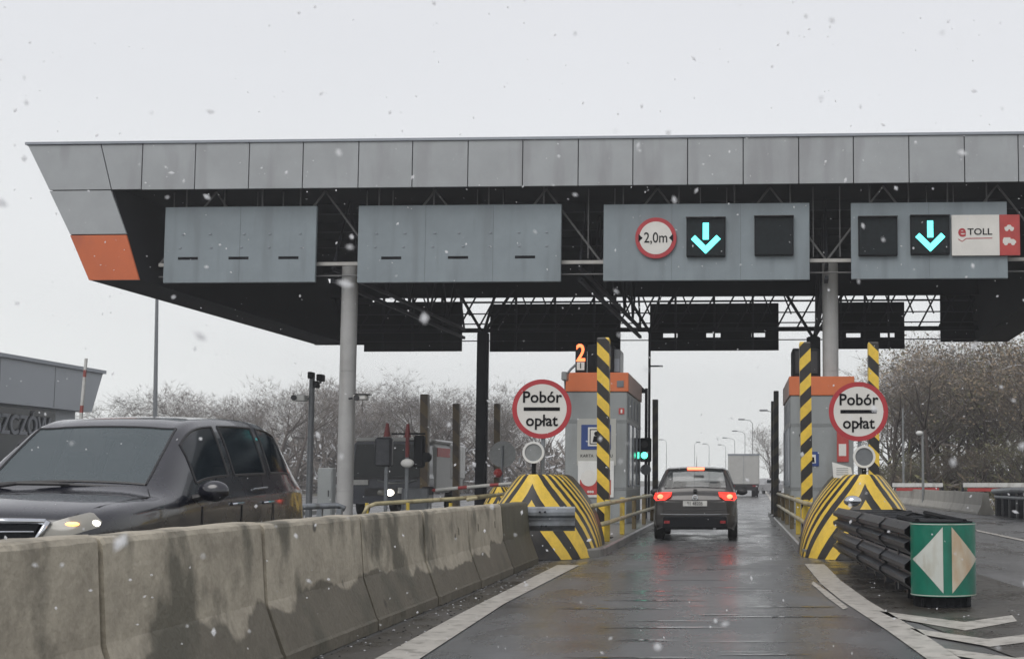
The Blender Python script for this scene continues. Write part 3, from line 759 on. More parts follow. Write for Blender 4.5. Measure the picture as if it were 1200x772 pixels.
dcol(936, 46.5, .20, at(936,395,46.5).z, True)
dcol(742.5, 46.5, .035, at(742,388,46.5).z, True)
b = MB(); q = at(742,440,46.5); 
b.tube((q.x,46.5-YF+q.x*.04, 6.4),(q.x+.55,46.5-YF+q.x*.04,6.4) if False else (q.x+.01,46.5-YF,6.4),.02)
b = MB(); q = at(743,429,46.4); b.tube((q.x,46.4-YF+q.x*.04,q.z),(q.x+.5,46.4-YF+q.x*.04,q.z),.03); b.build('lamp_arm', M_['steel_dark'], can)

# ------------------------------------------------------------------ overhead boards
def board(label, x0, x1, yt, yb, Y=YF-.15+.6, group='grey overhead lane boards under the canopy'):
    cx = (x0+x1)/2; 
    Yb = Y - (cx-CX)*Y/F*.04
    p = at(cx, (yt+yb)/2, Yb); a = at(x0, yt, Yb); c = at(x1, yb, Yb)
    o = E('overhead_board', label, 'overhead board', (p.x, p.y, p.z), TILT, group)
    hw = (c.x-a.x)/2; hh = (a.z-c.z)/2
    b = MB(); b.box((-hw,0,-hh),(hw,.10,hh),ch=.012)
    b.build('panel', M_['board'], o)
    b = MB(); n = max(2, round(hw*2/1.75))
    for k in range(1,n):
        x = -hw+2*hw*k/n; b.box((x-.006,-.003,-hh+.02),(x+.006,-.0005,hh-.02))
    b.build('panel_seam', mat('seam_grey',(.12,.14,.155),.6), o)
    return o, hw, hh, Yb
def hang(o, hw, hh, Yb):
    n = 3 if hw > 2 else 2
    for k in range(n*1+1):
        x = -hw+.5+(2*hw-1.0)*k/n
        b = MB(); b.tube((x,.15,hh-.05),(x,.15,hh+.75),.022,n=5); b.build('hanger', M_['steel_brace'], o)
def slots(o, hw, hh, xs, Yb, px0, wpx=24):
    for x in xs:
        X = (x-px0)*Yb/F
        b = MB(); wv = wpx*Yb/F/2; b.box((X-wv,-.006,-hh+.62),(X+wv,-.001,-hh+.69)); b.build('slot', M_['ink'], o)
def studs(o, hw, hh):
    b = MB(); n = int(hw*2/.75)
    for k in range(n):
        for z in (-.08,.28):
            x = -hw+.5+k*(2*hw-.9)/max(1,n-1)+random.uniform(-.06,.06)
            b.box((x-.03,-.02,z-.014),(x+.03,-.001,z+.014))
    b.build('fixing_stud', M_['cap'], o)
o, hw, hh, Yb = board('blank grey overhead board, leftmost, with three black slots', 192, 370, 242, 331); slots(o,hw,hh,(219,280,340),Yb,281); studs(o,hw,hh); hang(o,hw,hh,Yb)
o, hw, hh, Yb = board('blank grey overhead board right of the left column, with three black slots', 418.5, 657.5, 240, 330.5); slots(o,hw,hh,(457,537,617),Yb,538); studs(o,hw,hh); hang(o,hw,hh,Yb)
def display(o, c, px0, py0, Yb, lit, size=47):
    X = (c[0]-px0)*Yb/F; Z = (py0-c[1])*Yb/F; s = size/2*Yb/F
    b = MB(); b.box((X-s,-.13,Z-s),(X+s,-.001,Z+s),ch=.015)
    d = b.build('display_housing', M_['blackmat'], o)
    b = MB(); b.box((X-s*.93,-.137,Z-s*.93),(X+s*.93,-.1315,Z+s*.93)); b.build('display_face', M_['dispface'], d)
    b = MB(); b.box((X-s*1.02,-.22,Z+s),(X+s*1.02,-.0,Z+s+.02)); b.build('display_hood', M_['black'], d)
    if lit:
        u = s/23.5; y0, y1 = -.150, -.138
        b = MB(); b.box((X-3.6*u,y0,Z-3*u),(X+3.6*u,y1,Z+17.5*u),ch=.01)
        def bar(p,q,w_,yy):
            p=Vector(p);q=Vector(q);d_=(q-p).normalized();n_=Vector((-d_.y,d_.x))*w_
            b.prism([tuple(p+n_-d_*w_*.2),tuple(p-n_-d_*w_*.2),tuple(q-n_+d_*w_*.9),tuple(q+n_+d_*w_*.9)],yy,y1)
        bar((X-15*u,Z-.5*u),(X,Z-15.5*u),3.4*u,y0+.001); bar((X+15*u,Z-.5*u),(X,Z-15.5*u),3.4*u,y0-.001)
        b.build('lit_arrow', M_['cyan_on'], d)
M_['dispface'] = mat('display_face', (.008,.012,.014), .65, 0, .3, 9, spec=.2)
o, hw, hh, Yb = board('grey overhead board above the lane with a round width limit sign and lit arrow', 706.5, 948.5, 238.5, 328.5); hang(o,hw,hh,Yb)
pc = (827.5, 283.5)
display(o, (827.5,279), pc[0], pc[1], Yb, True, 46); display(o, (908,278), pc[0], pc[1], Yb, False, 46)
k = Yb/F; X = (768-pc[0])*k; Z = (pc[1]-279)*k; r = 24.5*k
b = MB(); b.disc((X,Z), r, -.08, -.001, 40); d = b.build('width_sign_backing', M_['signred'], o)
b = MB(); b.disc((X,Z), r*.80, -.086, -.0805, 40); b.build('width_sign_face', M_['signwhite'], d)
for s_ in (-1,1):
    b = MB(); b.prism([(X+s_*r*.84,Z+r*.20),(X+s_*r*.84,Z-r*.20),(X+s_*r*.64,Z)],-.0915,-.0865); b.build('width_arrow', M_['ink'], d)
text('2,0m', r*.72, (X,-.090,Z-.005), M_['ink'], d, squash=.82, bold=.002)
o, hw, hh, Yb = board('rightmost grey overhead board with lit cyan arrow and a white and red plate', 997, 1180.5, 237, 326.5, group='grey overhead lane boards under the canopy'); hang(o,hw,hh,Yb)
pc = (1088.75, 281.75)
display(o, (1028,277.5), pc[0], pc[1], Yb, False, 46); display(o, (1089.5,276.5), pc[0], pc[1], Yb, True, 46)
k = Yb/F
def rectp(name, x0, x1, y0, y1, ya, yb, m, par):
    b = MB(); b.box(((x0-pc[0])*k, ya, (pc[1]-y1)*k), ((x1-pc[0])*k, yb, (pc[1]-y0)*k), ch=.004); return b.build(name, m, par)
pl = rectp('plate', 1115, 1171, 252.5, 301, -.10, -.002, M_['signwhite'], o)
rp_ = rectp('red_plate', 1171.2, 1195, 252.5, 301, -.10, -.002, M_['redpaint'], o)
def pt(x,y): return ((x-pc[0])*k, (pc[1]-y)*k)
text('e', .44, (pt(1127,272)[0],-.104,pt(1127,272)[1]), M_['signred'], pl, bold=.010)
text('TOLL', .235, (pt(1148,273)[0],-.104,pt(1148,273)[1]), M_['ink'], pl, squash=1.12, bold=.003)
b = MB(); b.path([(*pt(1122.5,281.3),0),(*pt(1127,284.2),0),(*pt(1132,280.6),0),(*pt(1162.5,280.4),0)], .012, 5)
b.v = [(x,-.103+z*.2,y) for x,y,z in b.v]; b.build('underline', M_['signred'], pl)
def carsil(cx_, cy_, w_, h_, van):
    pts = [(-.5,-.3),(-.5,.15),(-.42,.5),(.05,.5),(.1,.28),(.32,.26),(.5,-.02),(.5,-.3)] if van else [(-.5,-.3),(-.5,.1),(-.3,.14),(-.16,.5),(.14,.5),(.28,.14),(.5,.04),(.5,-.3)]
    X0,Z0 = pt(cx_,cy_)
    b = MB(); b.prism([(X0+a*w_*k, Z0+c*h_*k) for a,c in pts],-.104,-.1005)
    for a in (-.27,.27): b.disc((X0+a*w_*k, Z0-.32*h_*k), .13*h_*k+.03, -.1045,-.1005, 12)
    b.build('vehicle_symbol', M_['signwhite'], rp_)
carsil(1182.5,268,11,6.5,False); carsil(1182.5,284,15.5,8.5,True)

# boards under the rear edge, seen from behind
def rear_board(label, x0, x1, yt, yb, holes):
    Yr = YF+DEP-.6
    cx = (x0+x1)/2; Yb = Yr-(cx-CX)*Yr/F*.04
    a = at(x0,yt,Yb); c = at(x1,yb,Yb); p = (a+c)/2
    o = E('rear_board', label, 'overhead board', (p.x,p.y,p.z), TILT, 'dark backs of boards under the rear canopy edge')
    hw = (c.x-a.x)/2; hh = (a.z-c.z)/2; k = Yb/F
    zc = ((yt+yb)/2-392.8)*k; zh = 2.6*k
    b = MB(); b.box((-hw,0,zc+zh),(hw,.12,hh)); b.box((-hw,0,-hh),(hw,.12,zc-zh))
    xs = [-hw]
    for hx, hwid in holes: xs += [(hx-cx-hwid/2)*k, (hx-cx+hwid/2)*k]
    xs.append(hw)
    for i in range(0,len(xs),2): b.box((xs[i],0,zc-zh),(xs[i+1],.12,zc+zh))
    b.build('panel_back', M_['soffit'], o)
    for x in (-hw*.6,0,hw*.6):
        b = MB(); b.box((x-.04,-.08,-hh+.05),(x+.04,-.002,hh+.3)); b.build('stiffener', M_['steel_dark'], o)
rear_board('dark back of the board right of the left column', 427, 541, 356, 411.5, [])
rear_board('dark back of the wide board above the left toll sign', 574, 727, 356, 411.5, [])
rear_board('dark slotted back of the board above the lane exit', 761.5, 912.5, 355.5, 410.5, [(785,17),(836,17),(889,16)])
rear_board('dark slotted back of the board right of the pale right column', 967, 1060, 354, 408.5, [(1000,17),(1040,17)])

# ------------------------------------------------------------------ toll booths
def booth(label, x0, x1, Y, ytop, flip):
    a = at(x0, ytop, Y); W = (x1-x0)*Y/F; Lb = 4.7; Hb = a.z-.15
    o = E('toll_booth', label, 'toll booth', (a.x, Y, .15), 0, 'toll booths on the islands')
    hd = .50
    b = MB(); b.box((0,0,0),(W,Lb,Hb-hd-.004),ch=.02); b.build('wall', M_['booth'], o)
    b = MB(); b.box((-.03,-.03,Hb-hd),(W+.03,.30,Hb),ch=.01); b.build('header', M_['boothorange'], o)
    b = MB(); b.box((-.028,.302,Hb-hd),(W+.028,Lb+.03,Hb),ch=.01); b.build('side_header', M_['boothpink'], o)
    for z in (Hb-hd-.75, Hb-hd-.80, .95, 1.9 if False else .90):
        b = MB(); b.box((-.012,-.012,z-.012),(W+.012,Lb+.012,z+.012)); b.build('cladding_joint', M_['lensgrey'], o)
    sx0 = W if not flip else 0
    s_ = 1 if not flip else -1
    for k in range(3):
        b = MB(); y = .5+k*1.3
        b.box((sx0-.01*s_, y, 1.0),(sx0+.02*s_, y+1.05, Hb-hd-.85)); f = b.build('side_window', M_['glassdark'], o)
        b = MB()
        for yy in (y-.05, y+1.05): b.box((sx0,yy,.95),(sx0+.035*s_,yy+.05,Hb-hd-.82))
        b.box((sx0,y-.05,.95),(sx0+.03*s_,y+1.1,.998)); b.build('window_frame', M_['cap'], f)
    for k in range(4):
        b = MB(); y = .4+k*1.0; b.box((sx0+.001*s_,y,Hb-hd-.65),(sx0+.02*s_,y+.16,Hb-hd-.12)); b.build('vent_panel', M_['cap'], o)
    return o, W, Hb, hd
M_['boothpink'] = mat('booth_faded_header', (.42,.25,.20), .5, 0, .08)
Yq = 33.6
o, W, Hb, hd = booth('left toll booth with orange header, blue sign and white poster, behind the striped post', 663, 735.5, Yq, 436.5, False)
kk = Yq/F
def BP(x,y): q = at(x,y,Yq-.02); return (q.x-o.location.x, q.z-o.location.z)
def brect(name,x0,y0,x1,y1,m,ya=-.03,yb=-.002,par=None,ch=0):
    p=BP(x0,y1);q=BP(x1,y0); b=MB(); b.box((p[0],ya,p[1]),(q[0],yb,q[1]),ch=ch); return b.build(name,m,par or o)
brect('white_panel', 676,490.5,722,545, M_['boothlight'], -.016)
s = brect('blue_sign', 681,497.5,716,526.5, M_['bluesign'], -.03, -.017, ch=.004)
brect('sign_field', 689,500.5,709,522.5, M_['signwhite'], -.036,-.0305, s)
brect('sign_border', 691,502.5,707,520.5, M_['ink'], -.039,-.0365, s)
brect('sign_inner', 692.2,503.8,705.8,519.3, M_['signwhite'], -.042,-.0395, s)
b = MB(); p = BP(699,508); b.disc(p, .06, -.045,-.0425, 14); p=BP(699,513.5); b.prism([(p[0]-.10,p[1]-.10),(p[0]+.10,p[1]-.10),(p[0]+.07,p[1]+.06),(p[0]-.07,p[1]+.06)],-.0455,-.0425)
b.build('figure_symbol', M_['ink'], s)
p = BP(699,534); text('KARTA  WJAZDU', .115, (p[0],-.018,p[1]), M_['ink'], o, squash=.95)
s = brect('poster', 677,540,719.5,582.5, M_['white'], -.03,-.017, ch=.003)
brect('poster_red_band', 679.5,562,716,579.5, M_['redpaint'], -.034,-.0305, s)
b = MB(); p = BP(690,560); b.disc(p, .21, -.038,-.0345, 20); b.build('poster_white_round', M_['signwhite'], s)
p = BP(692,575.5); text('eee', .12, (p[0],-.0385,p[1]), M_['signwhite'], s, bold=.004)
s = brect('small_red_plate', 725,478,731.5,485, M_['redpaint'], -.018)
brect('plate_mark', 727.3,479.5,729.3,483.7, M_['signwhite'], -.021,-.0185, s)
s = brect('header_grille', 723,446,731,453.5, M_['lensdark'], -.05,-.031)
# roof equipment of left booth
def roofthing(name, label, cat, x0, y0, x1, y1, Y, d, m, z=None):
    a = at(x0,y1,Y); c = at(x1,y0,Y)
    e = E(name, label, cat, ((a.x+c.x)/2, Y, a.z))
    b = MB(); w_ = (c.x-a.x)/2; h_ = c.z-a.z
    b.box((-w_,0,0),(w_,d,h_),ch=.02); b.build('housing', m, e); return e, w_, h_
e, w_, h_ = roofthing('lane_number_display', 'black lane number display lit with a red orange 2 on the left booth roof', 'display', 674, 404.5, 687, 437.5, 33.7, .25, M_['blackmat'])
text('2', .64, (0,-.012,h_*.70), M_['digit_on'], e, name='lit_digit', squash=.80, bold=.012)
b = MB(); b.box((-.10,-.012,.09),(.10,-.002,.30)); f = b.build('number_plate', M_['signwhite'], e)
text('1', .2, (0,-.017,.2), M_['ink'], f, bold=.003)
e, w_, h_ = roofthing('roof_unit', 'tall black roof unit beside the lit 2 on the left booth', 'roof unit', 688, 403, 718, 437.5, 34.3, 1.2, M_['blackmat'])
b = MB(); b.box((w_*.1,-.02,.1),(w_*.9,-.002,h_*.9)); b.build('front_cover', M_['black'], e)
e, w_, h_ = roofthing('roof_box', 'grey equipment box at the right of the left booth roof', 'roof box', 719, 409, 727, 437.5, 34.6, 1.0, M_['lensdark'])
b = MB(); b.box((-w_*.8,-.02,.05),(w_*.8,-.002,.4)); b.build('cover_plate', M_['cap'], e)
e = E('booth_camera', 'small grey camera on a bent bracket at the left booth roof corner', 'camera', tuple(at(662,455,33)))
b = MB(); b.path([(0,0,-.3),(0,0,.3),(.15,0,.5),(.28,0,.62)], .035, 6); b.build('bracket', M_['galv'], e)
b = MB(); b.box((-.07,-.2,.2),(.07,.2,.42),ch=.02); b.build('body', M_['lensgrey'], e)

o, W, Hb, hd = booth('right toll booth with orange header, partly hidden by the pale column and toll sign', 926, 1000, 33.6, 441, True)
s = brect('blue_sign', 943,529,959.5,546, M_['bluesign'], -.03,-.017, ch=.004)
brect('sign_field', 949,532.5,956,542.5, M_['signwhite'], -.034,-.0305, s)
b = MB(); p = BP(952.5,538); b.prism([(p[0]-.05,p[1]-.08),(p[0]+.05,p[1]-.08),(p[0]+.03,p[1]+.06),(p[0]-.03,p[1]+.06)],-.038,-.0345); b.build('figure_symbol', M_['ink'], s)
s = brect('red_panel', 981,462,994,541, M_['redpaint'], -.03,-.002)
brect('panel_field', 983,520,991.5,534, M_['signwhite'], -.034,-.0305, s)
p = BP(944,510); text('KARTA', .11, (p[0],-.018,p[1]), M_['ink'], o)
e, w_, h_ = roofthing('roof_unit', 'tall black roof unit on the right booth behind the striped post', 'roof unit', 929, 408, 961, 441.5, 34.3, 1.2, M_['blackmat'])
b = MB(); b.box((-w_*.8,-.02,.1),(w_*.8,-.002,h_*.9)); b.build('front_cover', M_['black'], e)

# signal at the exit of the left island
def signal(label, px, y0, y1, Y, wpx, lit, ypost):
    a = at(px,y0,Y); c = at(px,y1,Y)
    e = E('traffic_signal', label, 'traffic light', (a.x, Y, .15), 0, 'traffic signals on the toll islands')
    hw = wpx/2*Y/F; zt = a.z-.15; zb = c.z-.15
    b = MB(); b.tube((0,.05,0),(0,.05,ypost if ypost else zt+.1),.045,n=8); b.build('post', M_['steel_dark'], e)
    b = MB(); b.box((-hw,-.15,zb),(hw,.05,zt),ch=.03); b.build('housing', M_['blackmat'], e)
    for j in range(2):
        zz = zb+(zt-zb)*(.27+.46*j)
        b = MB(); b.disc((0 if not lit else -hw*.2,zz), hw*.6, -.17,-.151, 16); b.build('lens', M_['green_on'] if (lit and j==0) else M_['black'], e)
    return e
e = signal('black traffic signal lit green right of the left toll booth', 757, 513, 541, 38.5, 13, True, 3.9)
b = MB(); b.box((-.22,-.1,3.75),(.02,.05,3.86)); b.tube((.0,.05,3.8),(-.18,.05,3.95),.03); b.build('bracket', M_['steel_dark'], e)
b = MB(); q = at(758,550,38.5); b.disc((0,q.z-.15), .16, -.08,.0,20); b.build('round_plate', M_['lensdark'], e)

# ------------------------------------------------------------------ next island gear (left)
def redtop(label, px, ytop, Y):
    a = at(px,ytop,Y)
    e = E('signal_post', label, 'signal post', (a.x,Y,.15), 0, 'red topped signal posts by the next lane')
    z = a.z-.15
    b = MB(); b.tube((0,0,0),(0,0,z-.35),.055,n=8); b.build('post', M_['galv'], e)
    b = MB(); b.tube((0,0,z-.38),(0,0,z-.03),.10,.045,10); b.sphere((0,0,z-.03),.05,8,5); b.build('red_lamp', M_['darkred'], e)
    return e, z
e, z = redtop('red topped signal post with a grey hooded housing in front of the lorry windscreen', 454, 496, 37)
b = MB(); b.box((-.33,-.12,z-1.25),(.16,.14,z-.40),ch=.06); b.build('housing', M_['railold'], e)
e, z = redtop('red and white signal post with a black round signal right of it', 478, 497, 37)
b = MB(); b.box((.20,-.12,z-1.25),(.50,.14,z-.32),ch=.05); b.box((.0,-.03,z-.5),(.3,.03,z-.45)); b.disc((.55,z-.95),.14,-.1,.1,14); b.box((-.45,-.05,z-.30),(.5,.05,z-.25)); b.build('signal_housing', M_['blackmat'], e)
b = MB(); b.tube((0,-.0,z-.95),(0,0,z-.36),.06,n=8); b.build('red_sleeve', M_['darkred'], e)
b = MB(); b.sphere((.04,-.12,z-1.12),.14,12,8,0,(1.4,.5,.9)); b.build('white_lamp', M_['white'], e, True)
a = at(512,574,38); c = at(600,566,37)
e = E('boom_gate', 'white and red boom gate lowered across the next lane, with its dark motor cabinet', 'boom gate', (a.x,a.y,0))
b = MB(); b.box((-1.0,-.2,.15),(-.2,.25,1.05),ch=.03); b.build('motor_cabinet', M_['lensdark'], e)
d = c-a
M_['boom'] = stripes('boom_paint', (.60,.60,.57), (.36,.05,.05), (1,0,0,1.0,0), .72)
b = MB(); b.tube((-.3,0,a.z-.02),(d.x,d.y,c.z),.055,.045,8); b.build('arm', M_['boom'], e)
b = MB(); b.box((-.42,-.12,a.z-.14),(-.08,-.02,a.z+.10),ch=.02); b.build('hinge', M_['black'], e)
q = at(589,532,38.8)
e = E('round_sign_back', 'grey back of a round road sign behind the brown striped post', 'road sign', (q.x,q.y,.15))
b = MB(); b.disc((0,q.z-.15),.40,0,.02,30); b.build('disc', M_['lensgrey'], e)
b = MB(); b.tube((0,-.03,0),(0,-.03,q.z+.1),.035); b.build('post', M_['galv'], e)
b = MB(); b.sphere((-.12,-.05,q.z-.72),.14,8,6); b.build('red_lamp', M_['redpaint'], e)
# camera pole
a = at(366,438,38)
e = E('camera_pole', 'dark pole carrying several cameras behind the dark people carrier', 'camera pole', (a.x,38,0))
z = a.z
b = MB(); b.tube((0,0,0),(0,0,z-.1),.10,.08,10); b.build('pole', M_['lensdark'], e)
for dx, dz, wv in ((.26,-.12,.16),(-.02,-.05,.12),(.14,-.32,.1)):
    b = MB(); b.box((dx-wv/2,-.2,z+dz-.1),(dx+wv/2,.15,z+dz+.1),ch=.02); b.build('camera_head', M_['blackmat'], e)
b = MB(); b.tube((0,0,z-.3),(.28,0,z-.25),.03); b.tube((0,0,z-.75),(-.4,0,z-.72),.03); b.build('arm', M_['lensdark'], e)
b = MB(); b.box((-.48,-.3,z-.82),(-.12,.1,z-.64),ch=.02); b.build('camera_body', M_['white'], e)
b = MB(); b.disc((-.42,z-.73),.08,-.36,-.30,12); b.build('camera_lens', M_['black'], e)
a = at(413,468,34)
e = E('security_camera', 'white security camera on an arm on the right side of the left column', 'camera', tuple(a))
b = MB(); b.tube((-.1,0,.02),(.14,0,.06),.025); b.build('arm', M_['steel_dark'], e)
b = MB(); b.box((.06,-.2,-.02),(.42,.1,.12),ch=.03); b.build('body', M_['white'], e)
b = MB(); b.disc((.17,.03),.075,-.26,-.19,12); b.box((.1,-.24,.12),(.48,.12,.14)); b.build('lens_hood', M_['black'], e)
a = at(381,548,31)
e = E('control_cabinet', 'pale grey control cabinet left of the left column', 'cabinet', (a.x,31,0))
b = MB(); b.box((-.18,0,.0),(.18,.3,a.z),ch=.02); b.build('body', M_['booth'], e)
b = MB(); b.box((-.15,-.012,.2),(.15,-.001,a.z-.08)); b.build('door', M_['booth'], e)
b = MB(); b.box((.09,-.03,.9),(.11,-.0125,1.05)); b.build('handle', M_['black'], e)

# ------------------------------------------------------------------ cars
def cr(p0,p1,p2,p3,t):
    return tuple(.5*((2*b_)+(-a+c)*t+(2*a-5*b_+4*c-d)*t*t+(-a+3*b_-3*c+d)*t**3) for a,b_,c,d in zip(p0,p1,p2,p3))
class Shell:
    def __init__(s, st): s.st = st; s.n = len(st)
    def ctrl(s, i, j):
        i = max(0,min(s.n-1,i)); y,z0,zb,zt,wl,wb,wt = s.st[i]
        zm = z0+(zb-z0)*.38
        zr = zb+(zt-zb)*.86 if zt-zb > .25 else zb+(zt-zb)*.55
        P = [(wl*.93,y,z0),(wl,y,zm-.10),(wb*1.0,y,zb-.16),(wb*.965,y,zb),(wt*1.03,y,zr),(wt*.72,y,zt-.018),(0,y,zt)]
        if j < 0: return P[0]
        if j > 6:
            q = P[6-(j-6)] if j-6 <= 6 else P[0]; return (-q[0],q[1],q[2])
        return P[j]
    def pt(s, u, v):
        mir = v > 6
        vv = 12-v if mir else v
        j = min(5,int(vv)); t = vv-j; i = min(s.n-2,int(u)); tu = u-i
        rows = [cr(*[s.ctrl(i+k,j+l) for k in (-1,0,1,2)], tu) for l in (-1,0,1,2)]
        p = cr(*rows, t)
        return (-p[0],p[1],p[2]) if mir else p
NU, NV = 5, 4
def shell_build(sh, holes, root, paint):
    """holes: {name: (u0,u1,v0,v1,material)}; u in 1/NU steps, v in 1/NV steps, mirrored copies made for v1<6"""
    U = (sh.n-1)*NU; V = 12*NV
    b = MB()
    grid = [[sh.pt(i/NU, j/NV) for j in range(V+1)] for i in range(U+1)]
    b.v = [p for r in grid for p in r]
    hl = []
    for nm,u0,u1,v0,v1,m in holes:
        hl.append((nm,round(u0*NU),round(u1*NU),round(v0*NV),round(v1*NV),m))
        if v1 < 6: hl.append((nm,round(u0*NU),round(u1*NU),round((12-v1)*NV),round((12-v0)*NV),m))
    def inh(i,j):
        return any(a<=i<c and d<=j<e for _,a,c,d,e,_ in hl)
    for i in range(U):
        for j in range(V):
            if not inh(i,j): b.face((i*(V+1)+j,(i+1)*(V+1)+j,(i+1)*(V+1)+j+1,i*(V+1)+j+1))
    b.face([j for j in range(V+1)]); b.face([U*(V+1)+j for j in reversed(range(V+1))])
    # floor
    b.face([i*(V+1) for i in range(U+1)]+[i*(V+1)+V for i in reversed(range(U+1))])
    body = b.build('body', paint, root, fix=False)
    for p in body.data.polygons: p.use_smooth = len(p.vertices) == 4
    for nm,a,c,d,e,m in hl:
        g = MB(); idx = {}
        for i in range(a,c+1):
            for j in range(d,e+1): idx[i,j] = len(g.v); g.v.append(grid[i][j])
        for i in range(a,c):
            for j in range(d,e): g.face((idx[i,j],idx[i+1,j],idx[i+1,j+1],idx[i,j+1]))
        g.build(nm, m, root, True, fix=False)
        sgap = MB(); loop = [(i,d) for i in range(a,c)]+[(c,j) for j in range(d,e)]+[(i,e) for i in range(c,a,-1)]+[(a,j) for j in range(e,d,-1)]
        for q in range(len(loop)): sgap.tube(grid[loop[q][0]][loop[q][1]], grid[loop[(q+1)%len(loop)][0]][loop[(q+1)%len(loop)][1]], .013, n=5)
        sgap.build('window_seal', M_['black'], root)
    return body
def wheel(root, x, y, r=.33, wd=.21):
    b = MB(); n = 28
    prof = [(r*.62,0),(r*.93,.0),(r,.03),(r,wd-.03),(r*.93,wd),(r*.62,wd)]
    sgn = 1 if x > 0 else -1
    b.loft([[(x-sgn*yy, y+rr*math.cos(2*math.pi*i/n), r+rr*math.sin(2*math.pi*i/n)) for rr,yy in prof] for i in range(n+1)],0)
    wh = b.build('wheel', M_['tyre'], root, True)
    b = MB(); b.loft([[(x-sgn*d, y+rr*math.cos(2*math.pi*i/n), r+rr*math.sin(2*math.pi*i/n)) for i in range(n)] for rr,d in ((r*.63,.03),(r*.55,.06),(r*.1,.03))],0,True)
    b.build('rim', M_['rim'], wh)
# --- dark people carrier behind the barrier, coming towards us
st = [ (.00,.34,.82,.90,.62,.64,.48),(.07,.26,.92,1.01,.80,.80,.62),(.32,.22,1.00,1.09,.90,.90,.72),(.75,.20,1.05,1.15,.93,.94,.76),(1.12,.20,1.08,1.20,.93,.95,.76),
       (1.60,.20,1.12,1.52,.93,.95,.72),(2.00,.20,1.15,1.78,.93,.95,.68),(2.5,.20,1.17,1.86,.93,.95,.67),(3.3,.20,1.19,1.885,.93,.95,.68),(3.95,.20,1.21,1.85,.93,.94,.67),
       (4.38,.22,1.21,1.69,.92,.91,.64),(4.58,.28,1.14,1.34,.90,.88,.62),(4.66,.36,.92,.98,.78,.74,.5)]
sh = Shell(st)
mpv = E('people_carrier', 'dark people carrier with lit headlight driving towards the camera behind the concrete barrier', 'car', (-5.74, 9.75, .04), R(0))
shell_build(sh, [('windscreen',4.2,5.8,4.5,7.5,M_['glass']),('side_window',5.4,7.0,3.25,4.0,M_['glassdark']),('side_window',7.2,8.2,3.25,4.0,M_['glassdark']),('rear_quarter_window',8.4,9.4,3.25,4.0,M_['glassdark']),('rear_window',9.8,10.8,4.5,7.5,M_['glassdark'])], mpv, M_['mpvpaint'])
for x in (-.94,.94):
    for y in (.92,3.72): wheel(mpv, x, y, .34)
def surf_patch(sh, root, name, m, u0,u1,v0,v1, nu=6, nv=6, off=.006, top=None, bot=None):
    for mir in (0,1):
        b = MB(); rows=[]
        for i in range(nu+1):
            u = u0+(u1-u0)*i/nu; row=[]
            lo = bot(i/nu) if bot else v0; hi = top(i/nu) if top else v1
            for j in range(nv+1):
                v = lo+(hi-lo)*j/nv
                p = Vector(sh.pt(u,v)); du = Vector(sh.pt(u+.02,v))-p; dv = Vector(sh.pt(u,v+.02))-p
                nrm = du.cross(dv).normalized()
                if nrm.x < 0 and p.x > .2: nrm = -nrm
                q = p+nrm*off
                row.append((-q.x,q.y,q.z) if mir else tuple(q))
            rows.append(row)
        b.loft(rows,0,False,closed=False)
        yield b.build(name, m, root, True)
# headlights (patch on the front corner), grille
_g = [sh.pt(u_*.05, v_*.05) for u_ in range(0,70) for v_ in range(20,121)]
def front_y(x, z):
    return min(_g, key=lambda p: (p[0]-x)**2+(p[2]-z)**2+ (.0 if p[1] < .9 else 9))[1]
for sx in (-1,1):
    rows = []
    for i in range(13):
        t = i/12; x = .46+.385*t; zl = .79+.11*t**1.5; zh = .90+.14*t**.8-.10*max(0,t-.8)/.2
        rows.append([(sx*x, front_y(x, zl+(zh-zl)*j/6)-.015, zl+(zh-zl)*j/6) for j in range(7)])
    for _ in range(2):
        rows = [[(p[0], (rows[max(0,i-1)][j][1]+p[1]+rows[min(12,i+1)][j][1]+r_[max(0,j-1)][1]+r_[min(6,j+1)][1])/5, p[2]) for j,p in enumerate(r_)] for i,r_ in enumerate(rows)]
    b = MB(); b.loft(rows, 0, closed=False); b.build('headlight', M_['head'], mpv, True)
for sx in (-1,1):
    b = MB(); b.sphere((sx*.80,front_y(.80,.95)+.005,.925),.036,12,8,0,(1.3,.8,.75)); b.build('lit_bulb', M_['head_on'], mpv, True)
    b = MB(); b.sphere((sx*.68,front_y(.68,.92)+.0,.925),.035,12,8,0,(1.6,.7,.5)); b.build('lit_indicator', M_['amber_on'], mpv, True)
b = MB(); b.loft([[(-.46,y,.92),(.46,y,.92),(.38,y,.72),(-.38,y,.72)] for y in (-.03,.1)],0,True); gr = b.build('grille', M_['blackmat'], mpv)
b = MB()
b.path([(-.50,-.01,.945),(0,-.045,.955),(.50,-.01,.945)], .022, 8); b.path([(-.52,-.01,.95),(-.40,-.04,.72)], .022, 8); b.path([(.52,-.01,.95),(.40,-.04,.72)], .022, 8)
for z in (.87,.80): b.path([(-.43,-.035,z),(.43,-.035,z)], .009, 5)
b.build('chrome_surround', M_['chrome'], gr, True)
b = MB()
for sx in (-1,1): b.path([tuple(Vector(sh.pt(u_,v_ if sx > 0 else 12-v_))+Vector((0,0,.001))) for u_,v_ in ((1.2,4.0),(2.0,4.0),(3.0,3.9),(3.8,3.9),(4.1,4.3))], .005, 4)
b.build('bonnet_gap', M_['black'], mpv)
b = MB(); b.box((-.26,-.05,.42),(.26,-.02,.53),ch=.006); b.build('number_plate', M_['plate'], mpv)
